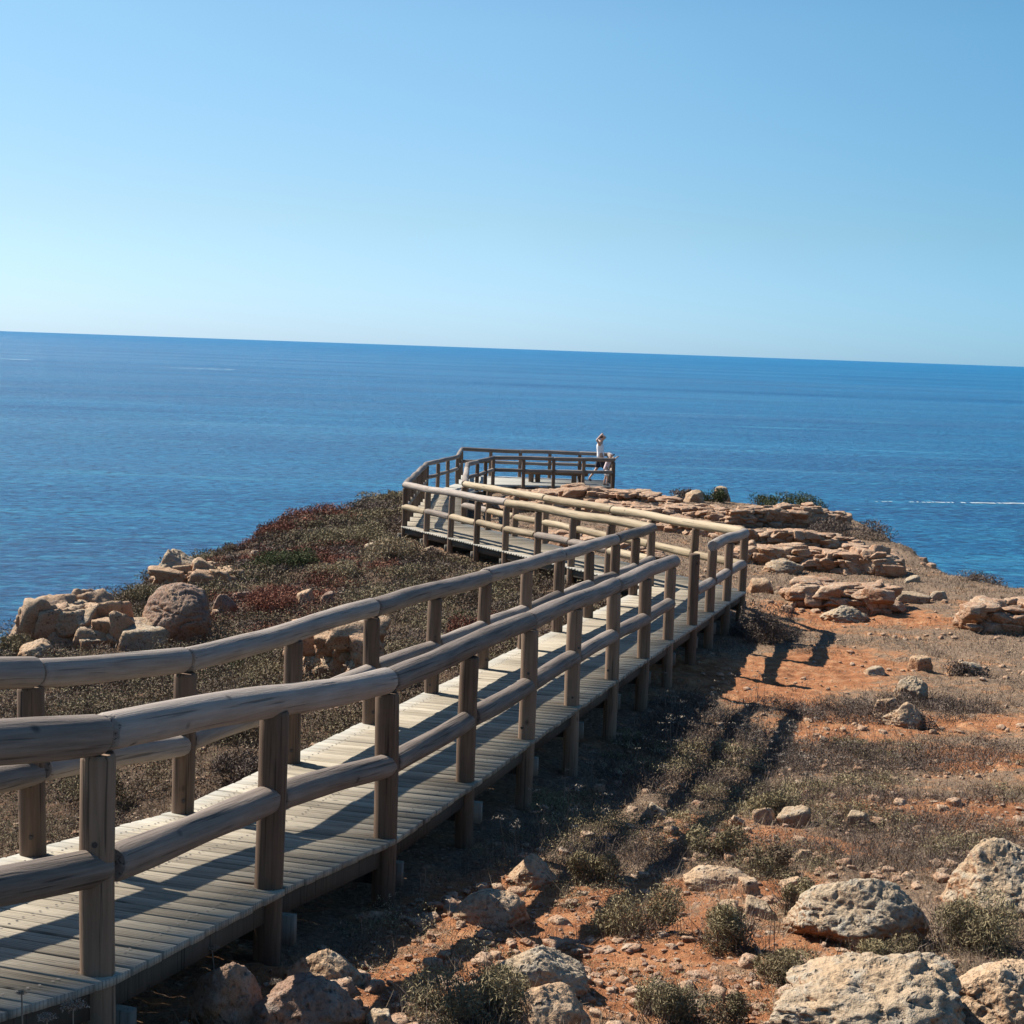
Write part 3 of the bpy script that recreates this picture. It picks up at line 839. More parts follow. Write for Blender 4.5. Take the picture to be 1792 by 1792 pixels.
def make_person(loc, S_, pose, tops, bottoms, label, child=False):
    # figure faces +x ; y is side (camera side is -y)
    root = None
    J = {}
    for k, v in pose.items(): J[k] = tuple(c * S_ for c in v)
    names = ['pelvis', 'waist', 'chest', 'neck', 'chin', 'head', 'crown']
    rad = dict(pelvis=(.125, .105), waist=(.105, .085), chest=(.135, .10), neck=.05, chin=.068, head=(.092, .082), crown=.05,
               shN=.052, elN=.036, wrN=.026, haN=.033, shF=.052, elF=.036, wrF=.026, haF=.033,
               hipN=.088, knN=.055, anN=.036, toN=.032, hipF=.088, knF=.055, anF=.036, toF=.032)
    order = names + ['shN', 'elN', 'wrN', 'haN', 'shF', 'elF', 'wrF', 'haF', 'hipN', 'knN', 'anN', 'toN', 'hipF', 'knF', 'anF', 'toF']
    idx = {n: i for i, n in enumerate(order)}
    js = [(J[n], tuple(r * S_ for r in rad[n]) if isinstance(rad[n], tuple) else rad[n] * S_) for n in order]
    ed = [('pelvis', 'waist'), ('waist', 'chest'), ('chest', 'neck'), ('neck', 'chin'), ('chin', 'head'), ('head', 'crown')]
    for s in 'NF':
        ed += [('chest', 'sh' + s), ('sh' + s, 'el' + s), ('el' + s, 'wr' + s), ('wr' + s, 'ha' + s), ('pelvis', 'hip' + s), ('hip' + s, 'kn' + s), ('kn' + s, 'an' + s), ('an' + s, 'to' + s)]
    # fingers and nose as short chains of the same skin
    extra = []
    for s in 'NF':
        h = Vector(J['ha' + s]); d = (h - Vector(J['wr' + s])).normalized(); side = d.cross(Vector((0, 1, 0))).normalized() * 0.018 * S_
        for f_ in (-1.5, -.5, .5, 1.5):
            js.append((tuple(h + d * 0.06 * S_ + side * f_), 0.009 * S_)); extra.append((idx['ha' + s], len(js) - 1))
    hv = Vector(J['head']); fd = Vector(pose.get('face', (1, 0, -.3))).normalized()
    js.append((tuple(hv + fd * 0.108 * S_ - Vector((0, 0, 0.01 * S_))), 0.014 * S_)); extra.append((idx['head'], len(js) - 1))
    body = skin_body('person', js, [(idx[a], idx[b]) for a, b in ed] + extra, M_SKIN, None, 2, 0)
    body.location = loc
    tag(body, label, 'person')
    def cl(name, chain, infl, mat):
        pts = []
        for n, k in chain:
            if isinstance(n, tuple) and not isinstance(n[0], str):
                co = tuple(c * S_ for c in n); rr = .115
            elif isinstance(n, tuple):
                a, b, t = n; co = tuple(J[a][i] * (1 - t) + J[b][i] * t for i in range(3)); ra = rad[a]; rb = rad[b]
                ra = ra if not isinstance(ra, tuple) else ra[0]; rb = rb if not isinstance(rb, tuple) else rb[0]; rr = ra * (1 - t) + rb * t
            else:
                co = J[n]; rr = rad[n]; rr = rr if not isinstance(rr, tuple) else rr[0]
            pts.append((co, (rr * k + infl) * S_))
        return limb_mesh(name, pts, mat, body)
    px_, py_, pz_ = pose['pelvis']; cl('shirt', [((px_, py_, pz_ - .10), 1.0), ('pelvis', 1.0), ('waist', 1.08), ('chest', 1.0), (('chest', 'neck', .6), 1.0)], .018, tops)
    sh = cl('shorts', [('waist', 1.0), ('pelvis', 1.05)], .012, bottoms)
    for s in 'NF':
        cl('shorts_leg', [('hip' + s, 1.0), (('hip' + s, 'kn' + s, .6), 1.25), (('hip' + s, 'kn' + s, .98), 1.5)], .018, bottoms)
        a = Vector(J['an' + s]); t = Vector(J['to' + s])
        limb_mesh('shoe', [(tuple(a + (a - t) * .25 + Vector((0, 0, -.035 * S_))), .042 * S_), (tuple((a + t) / 2 + Vector((0, 0, -.025 * S_))), .045 * S_), (tuple(t + Vector((0, 0, -.005))), .038 * S_)], M_SHOE, body)
    return body, J

wp_ = px_on(1049, 52.6, PZ)
pose_w = dict(pelvis=(0, 0, .94), waist=(-.005, 0, 1.09), chest=(-.03, 0, 1.30), neck=(.0, 0, 1.46), chin=(.045, 0, 1.53), head=(.06, 0, 1.60), crown=(.05, 0, 1.68), face=(1, 0, -.5),
              shN=(-.06, -.16, 1.38), elN=(-.17, -.25, 1.50), wrN=(-.04, -.14, 1.64), haN=(.01, -.10, 1.68),
              shF=(-.04, .16, 1.38), elF=(-.06, .26, 1.52), wrF=(.0, .14, 1.66), haF=(.03, .09, 1.69),
              hipN=(.01, -.09, .90), knN=(.16, -.09, .50), anN=(.28, -.09, .10), toN=(.42, -.09, .055),
              hipF=(-.01, .09, .90), knF=(-.10, .09, .49), anF=(-.36, .09, .14), toF=(-.27, .09, .05))
woman, JW = make_person((float(wp_[0]), 52.6, PZ - .005), 1.0, pose_w, M_WHITE, M_DARKC,
                        'adult in white top and dark shorts striding on the lookout, hands raised to the head')
h = Vector(JW['head'])
limb_mesh('hair', [(tuple(h + Vector((-.01, 0, .035))), .098), (tuple(h + Vector((-.06, 0, .02))), .09), (tuple(h + Vector((-.12, 0, .0))), .05), (tuple(h + Vector((-.16, 0, -.06))), .03)], M_HAIR, woman)
for sgn in (-1, 1):
    limb_mesh('eye', [(tuple(h + Vector((.083, .034 * sgn, -.01))), .009), (tuple(h + Vector((.087, .034 * sgn, -.012))), .008)], M_HAIR, woman, 1)
limb_mesh('sunglasses', [(tuple(h + Vector((.07, -.075, .015))), .016), (tuple(h + Vector((.105, -.035, .005))), .02), (tuple(h + Vector((.105, .035, .005))), .02), (tuple(h + Vector((.07, .075, .015))), .016)], M_HAIR, woman, 1)

cp_ = px_on(1062, 51.55, PZ)
s_ = .70
pose_c = dict(pelvis=(-.08, 0, .84), waist=(-.03, 0, .99), chest=(.05, 0, 1.20), neck=(.10, 0, 1.34), chin=(.14, 0, 1.41), head=(.16, 0, 1.50), crown=(.15, 0, 1.59), face=(1, 0, -.2),
              shN=(.07, -.16, 1.28), elN=(.24, -.22, 1.24), wrN=(.38, -.16, 1.38), haN=(.44, -.12, 1.42),
              shF=(.07, .16, 1.28), elF=(.26, .2, 1.26), wrF=(.42, .12, 1.38), haF=(.48, .08, 1.42),
              hipN=(-.06, -.09, .80), knN=(.02, -.09, .46), anN=(-.02, -.09, .10), toN=(.12, -.09, .055),
              hipF=(-.08, .09, .80), knF=(-.06, .09, .46), anF=(-.16, .09, .10), toF=(-.02, .09, .055))
child, JC = make_person((float(cp_[0]), 51.55, PZ - .003), s_, pose_c, M_PINKW, M_WHITE,
                        'small child in pale clothes and white cap leaning at the corner rail')
h = Vector(JC['head'])
cap = limb_mesh('cap', [(tuple(h + Vector((-.02, 0, .02))), .085), (tuple(h + Vector((-.005, 0, .055))), .072)], M_WHITE, child)
limb_mesh('cap_visor', [(tuple(h + Vector((.055, 0, .02))), .034), (tuple(h + Vector((.12, 0, .005))), .022)], M_DARKC, child)

# ------------------------------------------------------------------ rocks
def ico(sub):
    import bmesh
    bm = bmesh.new(); bmesh.ops.create_icosphere(bm, subdivisions=sub, radius=1.0)
    V = np.array([v.co[:] for v in bm.verts]); Fq = np.array([[v.index for v in f.verts] for f in bm.faces]); bm.free()
    return V, Fq
ICO = {k: ico(k) for k in (2, 3, 4, 5, 6)}
def chunk_verts(V, seed, rough=.08):
    rg = np.random.default_rng(int(seed * 1000) + 11)
    ax = np.eye(3) + rg.normal(size=(3, 3)) * .22
    n = np.concatenate([ax, -ax + rg.normal(size=(3, 3)) * .12, rg.normal(size=(4, 3))]); n /= np.linalg.norm(n, axis=1)[:, None]
    d = np.concatenate([rg.uniform(.55, .85, 6), rg.uniform(.75, 1.0, 4)])
    r_ = np.full(len(V), 1.35)
    for k in range(len(d)):
        c = V @ n[k]; lim = np.where(c > 0.05, d[k] / np.maximum(c, 0.05), 9); e_ = .02
        h_ = np.clip(0.5 + 0.5 * (lim - r_) / e_, 0, 1); r_ = lim * (1 - h_) + r_ * h_ - e_ * h_ * (1 - h_)
    P_ = V * r_[:, None]
    P_ = P_ * (1 + rough * .7 * fbm(P_ * 2.2 + seed, 3)[:, None] + rough * .8 * fbm(P_ * 5 + seed, 3, .6, ridged=True)[:, None])
    return P_

def rock_verts(V, seed, planes=9, rough=0.10, edge=0.07, pits=0.0, boxy=0.0):
    rg = np.random.default_rng(int(seed * 1000) + 5)
    n = rg.normal(size=(planes, 3)); n /= np.linalg.norm(n, axis=1)[:, None]
    d = rg.uniform(0.62, 0.95, planes)
    r_ = np.ones(len(V))
    for k in range(planes):
        c = V @ n[k]
        lim = np.where(c > 0.05, d[k] / np.maximum(c, 0.05), 9)
        # soft minimum
        h_ = np.clip(0.5 + 0.5 * (lim - r_) / edge, 0, 1)
        r_ = lim * (1 - h_) + r_ * h_ - edge * h_ * (1 - h_)
    P_ = V * r_[:, None]
    q = P_ * 1.4 + seed * 3.7
    P_ = P_ * (1 + rough * 1.4 * fbm(q, 3)[:, None])
    P_ = P_ * (1 + rough * 0.8 * fbm(P_ * 4.2 + seed, 4, 0.6, ridged=True)[:, None])
    for q_, dp in ((1.3, .07), (2.6, .045)):
        cr = np.abs(perlin(P_ * q_ * np.array([1, 1, 2.2]) + seed * 4 + q_)); P_ = P_ * (1 - dp * np.clip(1 - cr / .045, 0, 1)[:, None])
    if pits > 0:
        c = perlin(P_ * 7.5 + seed * 2); P_ = P_ * (1 - pits * np.clip(c - 0.22, 0, 1)[:, None] * 1.2)
        c = perlin(P_ * 16 + seed * 5); P_ = P_ * (1 - pits * 0.5 * np.clip(c - 0.25, 0, 1)[:, None])
    return P_

PLACED = []
def boulder(px, base_y, wpx, hpx, label, mat, seed, sub=5, depth=0.8, tilt=0.0, group=None, name='boulder', cat='rock', pits=0.10, asym=0.0, planes=13, rough=.1, yaw=0.0, pull=0.6, taper=0.28, block=None, edge=0.08):
    if block is None: block = sub == 4
    g = ground_at(px, base_y); D = g[1]
    a = wpx * D / FPX / 2 * 1.08; hgt = hpx * D / FPX
    b_ = a * depth
    Y_ = D + b_ * pull; X_ = g[0] * Y_ / D
    zg = gz1(X_, Y_)
    ztop = at(px, base_y - hpx, Y_)[2]
    c_ = max((ztop - (zg - 0.55 * hgt)) / 2, 0.3 * hgt)
    zc = ztop - c_ * 0.93
    V, Fq = ICO[sub]
    P_ = rock_verts(V, seed, pits=pits, planes=planes, rough=rough, edge=edge) if not block else chunk_verts(V, seed, rough * 1.3)
    if asym: P_[:, 2] *= (1 - asym * P_[:, 0])
    P_[:, :2] *= (1 - taper * P_[:, 2:3])
    sx = np.abs(P_[:, 0]).max(); sz = P_[:, 2].max()
    P_ = P_ / np.array([sx, sx, sz])
    c, s = math.cos(tilt), math.sin(tilt)
    P_ = np.stack([P_[:, 0] * a, P_[:, 1] * b_, P_[:, 2] * c_], 1)
    P_ = np.stack([c * P_[:, 0] - s * P_[:, 2], P_[:, 1], s * P_[:, 0] + c * P_[:, 2]], 1)
    cy_, sy_ = math.cos(yaw), math.sin(yaw)
    P_ = np.stack([cy_ * P_[:, 0] - sy_ * P_[:, 1], sy_ * P_[:, 0] + cy_ * P_[:, 1], P_[:, 2]], 1)
    o = mesh_np(name, P_, Fq, mat, smooth=True, attrs={'var': ('FACE', 'FLOAT', np.zeros(len(Fq)))}, loc=(X_, Y_, zc))
    tag(o, label, cat, group)
    PLACED.append((X_, Y_, max(a, b_)))
    return o

G_, O_, RD = M_STONE, M_STONEO, M_STONER
BOULDERS = [
    # px, base y, width, height, label, material, seed, kwargs
    (1520, 1850, 380, 175, 'biggest grey pitted boulder, cut by the bottom edge, dark hollow on its right face', G_, 1.1, dict(sub=6, depth=.7, pits=.18, rough=.15, asym=-.22, taper=.22)),
    (1745, 1800, 250, 115, 'pale tan lumpy boulder in the bottom right corner beside the biggest grey one', O_, 2.3, dict(sub=6, depth=.8, rough=.13, pits=.1)),
    (1492, 1655, 250, 120, 'rounded grey boulder with a shaded right end, behind the biggest one', G_, 3.2, dict(sub=6, depth=.75, pits=.13, asym=-.15, taper=.36, edge=.2, planes=8)),
    (1765, 1600, 230, 125, 'light grey slanting boulder with a pointed crest at the right edge', G_, 4.7, dict(sub=6, depth=.8, asym=.35, pits=.14)),
    (1520, 1668, 75, 48, 'small pinkish stone leaning on the foot of the rounded grey boulder', O_, 5.1, dict(sub=4)),
    (928, 1750, 215, 92, 'low ridge-shaped grey boulder behind the bushy shrub at the bottom', G_, 6.6, dict(sub=6, depth=.6, asym=-.1)),
    (965, 1815, 150, 88, 'round pitted tan boulder at the bottom edge under the ridge-shaped one', O_, 7.9, dict(sub=5, pits=.14)),
    (862, 1628, 150, 68, 'flat-topped sunlit tan boulder with a post shadow across its right side', O_, 8.4, dict(sub=5, rough=.08)),
    (928, 1556, 98, 58, 'blocky orange stone half in shade above the flat-topped boulder', O_, 9.2, dict(sub=5, rough=.08)),
    (565, 1735, 145, 72, 'grey-tan stone crowning the mound of red earth beside the walkway', O_, 10.5, dict(sub=5)),
    (540, 1815, 230, 105, 'crumbly rust-coloured outcrop at the bottom edge left of centre', RD, 11.4, dict(sub=5, rough=.16, depth=.6)),
    (390, 1795, 150, 112, 'dusky boulder lying in the walkway shadow near the bottom left', RD, 12.2, dict(sub=5)),
    (670, 1812, 70, 40, 'small pale wedge stone poking out at the bottom edge', G_, 13.7, dict(sub=4)),
    (1255, 1552, 125, 36, 'flat slab of tan rock between two grey-green shrubs', O_, 14.1, dict(sub=5, depth=.7)),
    (1310, 1566, 50, 28, 'small smooth pinkish stone right of the flat slab', O_, 15.5, dict(sub=4)),
    (1272, 1612, 62, 34, 'low rounded tan stone above the pale wedge beside a bush', O_, 16.3, dict(sub=4)),
    (1328, 1606, 66, 34, 'pale wedge-shaped stone left of the rounded grey boulder', G_, 17.8, dict(sub=4, asym=.3)),
    (1385, 1560, 46, 26, 'small sharp stone between the shrubs behind the rounded boulder', O_, 18.8, dict(sub=4)),
    (1146, 1436, 52, 32, 'lone whitish stone at the edge of the post shadows', G_, 19.6, dict(sub=4)),
    (1388, 1448, 70, 38, 'pale square stone on the bare red slope in the middle', G_, 20.4, dict(sub=4)),
    (1335, 1440, 42, 28, 'upright pale stone left of the square one on the red slope', O_, 21.2, dict(sub=4)),
    (1503, 1448, 52, 28, 'flat light grey stone among dark dry brush in the middle', G_, 22.9, dict(sub=4)),
    (1290, 1450, 34, 24, 'small tan stone on the lip of red earth next to a shrub', O_, 23.5, dict(sub=4)),
    (1405, 1505, 44, 18, 'flat tan stone low on the red slope', O_, 24.4, dict(sub=4)),
    (1578, 1272, 78, 42, 'split rock with one dark overhanging half, middle right', O_, 25.1, dict(sub=5, asym=-.3)),
    (1545, 1258, 60, 38, 'tan lump leaning left of the split rock', O_, 26.7, dict(sub=4)),
    (1596, 1228, 60, 42, 'jagged grey stones topping the split rock heap', G_, 27.3, dict(sub=5, rough=.2)),
    (1612, 1174, 44, 26, 'small tan boulder on the grassy flat behind the split rock', O_, 28.8, dict(sub=4)),
    (1529, 1182, 38, 16, 'low pale stone in grass left of the small tan boulder', G_, 29.9, dict(sub=4)),
    (1700, 1180, 60, 22, 'low row of stones in grey grass near the right edge', G_, 30.2, dict(sub=4, rough=.2)),
    (1330, 1038, 46, 26, 'smooth tan stone beside the corner post of the walkway', O_, 31.5, dict(sub=4)),
    (1372, 1004, 74, 26, 'long grey slab lying in front of the lower ruined wall', G_, 32.7, dict(sub=5)),
    (1590, 1056, 70, 20, 'white-topped flat stone right of the heaped ruin', G_, 33.8, dict(sub=4)),
    (1640, 1053, 46, 18, 'lone pale stone on the flat near the sea edge', G_, 34.4, dict(sub=4)),
    (1596, 1020, 40, 13, 'thin pale slab at the brink above the sea', G_, 35.1, dict(sub=4)),
    (1475, 1090, 90, 30, 'loose grey stones fallen at the foot of the heaped ruin', G_, 36.6, dict(sub=5, rough=.2)),
    (1418, 1030, 60, 22, 'pale tan slab at the left end of the heaped ruin', O_, 37.4, dict(sub=4)),
    # slope left of the walkway
    (316, 1128, 136, 104, 'huge rounded grey-brown boulder on the slope left of the walkway', RD, 40.3, dict(sub=6, depth=.9, asym=.04, rough=.05, taper=.08, edge=.3, planes=6, pits=.03)),
    (312, 1024, 92, 60, 'pale cracked boulder near the brink above the huge rounded one', G_, 41.1, dict(sub=5, rough=.13, asym=.2)),
    (355, 1022, 46, 34, 'brown wedge of rock against the pale cracked boulder', RD, 42.5, dict(sub=4)),
    (398, 1014, 46, 24, 'tan stone in the scrub right of the cracked boulder', O_, 43.7, dict(sub=4)),
    (394, 1078, 44, 38, 'upright brown stone touching the right side of the huge boulder', RD, 44.4, dict(sub=4)),
    (425, 1052, 44, 18, 'low pinkish rock in red scrub right of the huge boulder', RD, 45.2, dict(sub=4)),
    (90, 1122, 92, 52, 'rounded brown boulder at the left brink of the slope', RD, 46.9, dict(sub=5, asym=-.2)),
    (175, 1082, 78, 26, 'flat tan ledge on the brink between scrub tufts', O_, 47.3, dict(sub=5)),
    (200, 1130, 90, 52, 'grey broken boulder left of the huge rounded one', G_, 48.1, dict(sub=5, rough=.15)),
    (132, 1118, 56, 30, 'smooth tan boulder beside the rounded brown one', O_, 49.4, dict(sub=4)),
    (230, 1120, 50, 30, 'reddish stone squeezed against the huge boulder', RD, 50.2, dict(sub=4)),
    (68, 1158, 76, 38, 'pointed tan rock just above the left railing', O_, 51.6, dict(sub=5)),
    (152, 1140, 40, 24, 'dark grey stone in front of the broken boulder', G_, 52.8, dict(sub=4)),
    (628, 1185, 62, 92, 'tall pinkish rock seen between the left railing posts', RD, 53.4, dict(sub=5, pull=.3)),
    (585, 1185, 76, 62, 'blocky grey and tan rock between the left railing posts', G_, 54.2, dict(sub=5, rough=.14, pull=.3)),
    (545, 1160, 56, 62, 'orange-stained rock behind the blocky one, left of the railing post', RD, 55.7, dict(sub=5, pull=.3)),
    (650, 964, 36, 14, 'white stone in scrub below the far railing corner', G_, 56.3, dict(sub=4)),
    (749, 972, 34, 16, 'pale broken stone in scrub just under the far walkway', G_, 57.5, dict(sub=4, rough=.2)),
    (448, 980, 26, 16, 'small white stone on the scrub slope near the brink', G_, 58.1, dict(sub=4)),
    (535, 1056, 34, 24, 'tan stone in a bare gully of the scrub slope', O_, 59.9, dict(sub=4)),
    (575, 1058, 32, 22, 'brown stone right of the gully, above the left railing', RD, 60.3, dict(sub=4)),
    (205, 1560, 60, 30, 'half-buried stone in the scrub under the left railing', RD, 61.3, dict(sub=4)),
    (1265, 874, 30, 22, 'rounded grey boulder on the skyline beside the green bush', G_, 62.3, dict(sub=4)),
    (1215, 880, 40, 22, 'smooth tan boulder on the skyline left of the rounded grey one', O_, 63.3, dict(sub=4)),
    (1180, 880, 30, 14, 'small pale rock on the skyline right of the lookout', G_, 64.2, dict(sub=4)),
]
for bdef in BOULDERS:
    boulder(*bdef[:7], **bdef[7])

def rock_heap(name, label, cat, chunks, mat, group=None):
    """chunks: list of (x,y,z, a,b,c, seed) joined into one ruined wall or ledge"""
    mb = MB()
    for (x, y, z, a, b_, c_, sd) in chunks:
        V, Fq = ICO[4] if a > .16 else ICO[3]
        P_ = chunk_verts(V, sd, .16)
        th = sd * 7.0; ct, st = math.cos(th), math.sin(th)
        P_ = P_ * np.array([a, b_, c_])
        yaw = (sd * 3.3) % 0.7 - .35
        P_ = np.stack([P_[:, 0] * math.cos(yaw) - P_[:, 1] * math.sin(yaw), P_[:, 0] * math.sin(yaw) + P_[:, 1] * math.cos(yaw), P_[:, 2]], 1)
        mb.add(P_ + np.array([x, y, z]), Fq, random.random() ** 1.5)
    o = mb.build(name, mat, smooth=False)
    tag(o, label, cat, group)
    return o

def wall_along(p0, p1, hgt, thick, size, rows=None, ragged=0.3, dens=1.0, flat=1.0):
    """stones stacked along a ground line p0-p1 (pixel picks of the wall foot)"""
    a = ground_at(*p0); b = ground_at(*p1)
    L = np.hypot(*(b - a)[:2]); d = (b - a)[:2] / L; nrm = np.array([-d[1], d[0]])
    nrm = (a + b)[:2] / np.linalg.norm((a + b)[:2])
    x_seed = random.random() * 50; ch = []; rows = rows or max(2, round(hgt / (size * .58)))
    n = max(2, int(L / (size * .66) * dens)); nt_ = max(1, int(thick / (size * .8)))
    for r_ in range(rows):
        for t in range(nt_):
            for i in range(n):
                if r_ == rows - 1 and random.random() < ragged: continue
                s = size * random.choice([.45, .55, .65, .7, .85, 1.0, 1.25])
                u = (i + .5 + random.uniform(-.3, .3)) / n * L
                v = (t + .5 + random.uniform(-.25, .25)) * thick / nt_
                env = (1 - 0.35 * abs(2 * u / L - 1) ** 3) * (1 + .5 * float(perlin(np.array([[x_seed + u * 1.1, 0., 0.]]))[0]))
                x, y = a[:2] + d * u + nrm * v
                z = gz1(x, y) + (r_ + .4) / rows * hgt * env
                ch.append((x, y, z, s * random.uniform(.7, 1.3), s * .75, s * random.uniform(.32, .62) * flat, random.random() * 90))
    return ch
rock_heap('ruined_wall', 'heap of reddish stones from a ruined wall on the flat right of the walkway corner', 'ruined wall',
          wall_along((1400, 1062), (1555, 1076), .42, 1.2, .21, ragged=.25, dens=1.1) + wall_along((1395, 1050), (1440, 1060), .16, 1.0, .24), M_WALLS)
rock_heap('ruined_wall', 'low wall of large rounded stones cut by the right edge', 'ruined wall',
          wall_along((1690, 1104), (1850, 1112), .48, 1.0, .26, ragged=.3), M_WALLS)
rock_heap('ruined_wall', 'long straight ruined wall ending square above the sea, nearest of three in a row', 'ruined wall',
          wall_along((1290, 985), (1565, 1012), .42, .8, .21, dens=1.2, ragged=.15) + wall_along((1480, 1004), (1560, 1012), .50, 1.4, .24), M_WALLS)
rock_heap('ruined_wall', 'middle ruined wall with pale capping, just behind the long straight one', 'ruined wall',
          wall_along((1290, 952), (1500, 968), .34, .6, .22, dens=1.2, ragged=.2), M_WALLS)
rock_heap('ruined_wall', 'highest ruined wall with pale rubble top under the dark green bush on the skyline', 'ruined wall',
          wall_along((1280, 922), (1478, 925), .50, .9, .24, dens=1.2, ragged=.15), M_WALLS)
rock_heap('rock_outcrop', 'broken pale outcrop joining the boulders at the left brink of the slope', 'rock',
          wall_along((50, 1128), (250, 1136), .42, 1.2, .32, dens=1.0, ragged=.2, flat=1.7) + wall_along((60, 1112), (180, 1100), .32, 1.2, .32, dens=.9, ragged=.2, flat=1.7), M_STONE)
rock_heap('rock_outcrop', 'craggy outcrop of pink and tan blocks seen between the left railing posts', 'rock',
          wall_along((532, 1192), (650, 1200), .62, .7, .22, dens=1.2, ragged=.2, flat=1.7), M_STONEO)
rock_heap('rock_outcrop', 'cracked rocks clustered round the pale boulder near the left brink', 'rock',
          wall_along((280, 1030), (395, 1026), .26, 1.0, .25, dens=1.2, ragged=.15, flat=1.4), M_STONEO)
rock_heap('rock_ledge', 'jagged reddish rock ledge directly in front of the lookout platform', 'rock',
          wall_along((900, 878), (1175, 888), .34, 1.2, .26, dens=1.3, ragged=.3), M_WALLS)
rock_heap('rock_ledge', 'second rocky step between the far railing and the lookout ledge', 'rock',
          wall_along((850, 896), (1180, 908), .24, 1.0, .26, dens=1.2, ragged=.4), M_WALLS)
rock_heap('rock_ledge', 'rubble band of pale stones right of the far railing', 'rock',
          wall_along((1130, 925), (1300, 950), .24, 1.2, .22, dens=1.0, ragged=.4), M_WALLS)
rock_heap('rock_ledge', 'broken tan rocks seen through the far railings', 'rock',
          wall_along((940, 950), (1150, 980), .22, 1.0, .24, dens=.9, ragged=.4), M_WALLS)
rock_heap('rock_ledge', 'scattered pale rubble on the slope below the skyline boulders', 'rock',
          wall_along((1160, 900), (1290, 915), .16, 2.0, .22, dens=.8, ragged=.5), M_WALLS)

# ------------------------------------------------------------------ vegetation
def leaves_block(C, size, nrm=None, elong=1.0, rg=rng):
    """small two-triangle leaves (quads) centred at C, random orientation"""
    n = len(C)
    a = rg.normal(size=(n, 3)); a[:, 2] = np.abs(a[:, 2]) * 1.1; a /= np.linalg.norm(a, axis=1)[:, None]
    b_ = rg.normal(size=(n, 3)); b_ -= (b_ * a).sum(1)[:, None] * a; b_ /= np.linalg.norm(b_, axis=1)[:, None]
    s = size * rg.uniform(.6, 1.4, n)[:, None]
    V = np.stack([C - a * s * elong, C + b_ * s * .45, C + a * s * elong, C - b_ * s * .45], 1).reshape(-1, 3)
    F_ = np.arange(4 * n).reshape(n, 4)
    return V, F_

def blades_block(Bp, hgt, wid, lean=.35, rg=rng):
    """thin upright blades or twigs: quads tapering to the tip"""
    n = len(Bp)
    d = rg.normal(size=(n, 3)) * lean; d[:, 2] = 1; d /= np.linalg.norm(d, axis=1)[:, None]
    ang = rg.uniform(0, math.pi, n); s = np.stack([np.cos(ang), np.sin(ang), np.zeros(n)], 1)
    H = (hgt * rg.uniform(.5, 1.3, n))[:, None]; W = (wid * rg.uniform(.7, 1.3, n))[:, None]
    bend = rg.normal(size=(n, 3)) * .25 * H; bend[:, 2] = 0
    T = Bp + d * H + bend
    V = np.stack([Bp - s * W, Bp + s * W, T + s * W * .3, T - s * W * .3], 1).reshape(-1, 3)
    return V, np.arange(4 * n).reshape(n, 4)

def shrub_arrays(cx, cy, rx, ry, h, nleaf, leaf, twigs, kind='leaf', rg=rng, zb=None, tone=0.0):
    """one uneven cushion: several lobes; returns V,F,var"""
    nl = max(3, int(4 + rx * 14))
    lob = np.stack([rg.uniform(-.65, .65, nl), rg.uniform(-.65, .65, nl), rg.uniform(.15, .62, nl), rg.uniform(.28, .5, nl)], 1)
    k = rg.integers(0, nl, nleaf)
    u = rg.normal(size=(nleaf, 3)); u /= np.linalg.norm(u, axis=1)[:, None]
    rr = rg.uniform(.25, 1.0, nleaf)[:, None] ** .5
    P_ = lob[k, :3] + u * rr * lob[k, 3:4] * np.array([1, 1, .9])
    P_[:, 2] = np.abs(P_[:, 2])
    x = cx + P_[:, 0] * rx; y = cy + P_[:, 1] * ry
    zg = ground_z(x, y) if zb is None else zb
    C = np.stack([x, y, zg + P_[:, 2] * h], 1)
    lt = rg.uniform(0, 1, nl)
    V, F_ = leaves_block(C, leaf, elong=1.6 if kind == 'leaf' else 2.6, rg=rg)
    var = np.clip(lt[k] * .3 + rg.uniform(0, .38, nleaf) + .1 + tone, 0, 1)
    Vs, Fs, As = [V], [F_], [var]
    if twigs:
        bx = cx + rg.uniform(-.7, .7, twigs) * rx; by = cy + rg.uniform(-.7, .7, twigs) * ry
        Bp = np.stack([bx, by, (ground_z(bx, by) if zb is None else np.full(twigs, zb)) - .01], 1)
        V2, F2 = blades_block(Bp, h * 1.05, leaf * .16, .5, rg)
        Vs.append(V2); Fs.append(F2 + len(V)); As.append(rg.uniform(0, .4, twigs))
    return np.concatenate(Vs), np.concatenate(Fs), np.concatenate(As)

def shrub_thing(px, base_y, wpx, hpx, label, mat, nleaf, leaf_px=2.6, twigs=60, name='shrub', kind='leaf', depth=.8, tone=0.0, cat='shrub', stem_mat=None):
    g = ground_at(px, base_y); D = g[1]
    rx = wpx * D / FPX / 2; ry = rx * depth; h = hpx * D / FPX
    Y_ = D + ry * .5; X_ = g[0] * Y_ / D
    V, F_, A = shrub_arrays(X_, Y_, rx * 1.1, ry * 1.1, h * 1.0, int(nleaf * 1.4), leaf_px * (.72 if mat is not M_THYME else .62) * D / FPX, 0, 'twig' if mat is M_THYME else kind, tone=tone)
    root = empty(name, (X_, Y_, gz1(X_, Y_)))
    rp = np.array(root.location)
    mesh_np('foliage', V - rp, F_, mat, root, attrs={'var': ('FACE', 'FLOAT', A)})
    tw = twigs * (4 if mat is M_THYME else 1)
    bx = X_ + rng.normal(0, .38, tw) * rx; by = Y_ + rng.normal(0, .38, tw) * ry
    V2, F2 = blades_block(np.stack([bx, by, ground_z(bx, by) - .01], 1), h * .8, max(.0025, 0.5 * D / FPX), .8)
    mesh_np('stems', V2 - rp, F2, M_TWIG, root, attrs={'var': ('FACE', 'FLOAT', rng.uniform(0, .8, tw))})
    tag(root, label, cat)
    return root

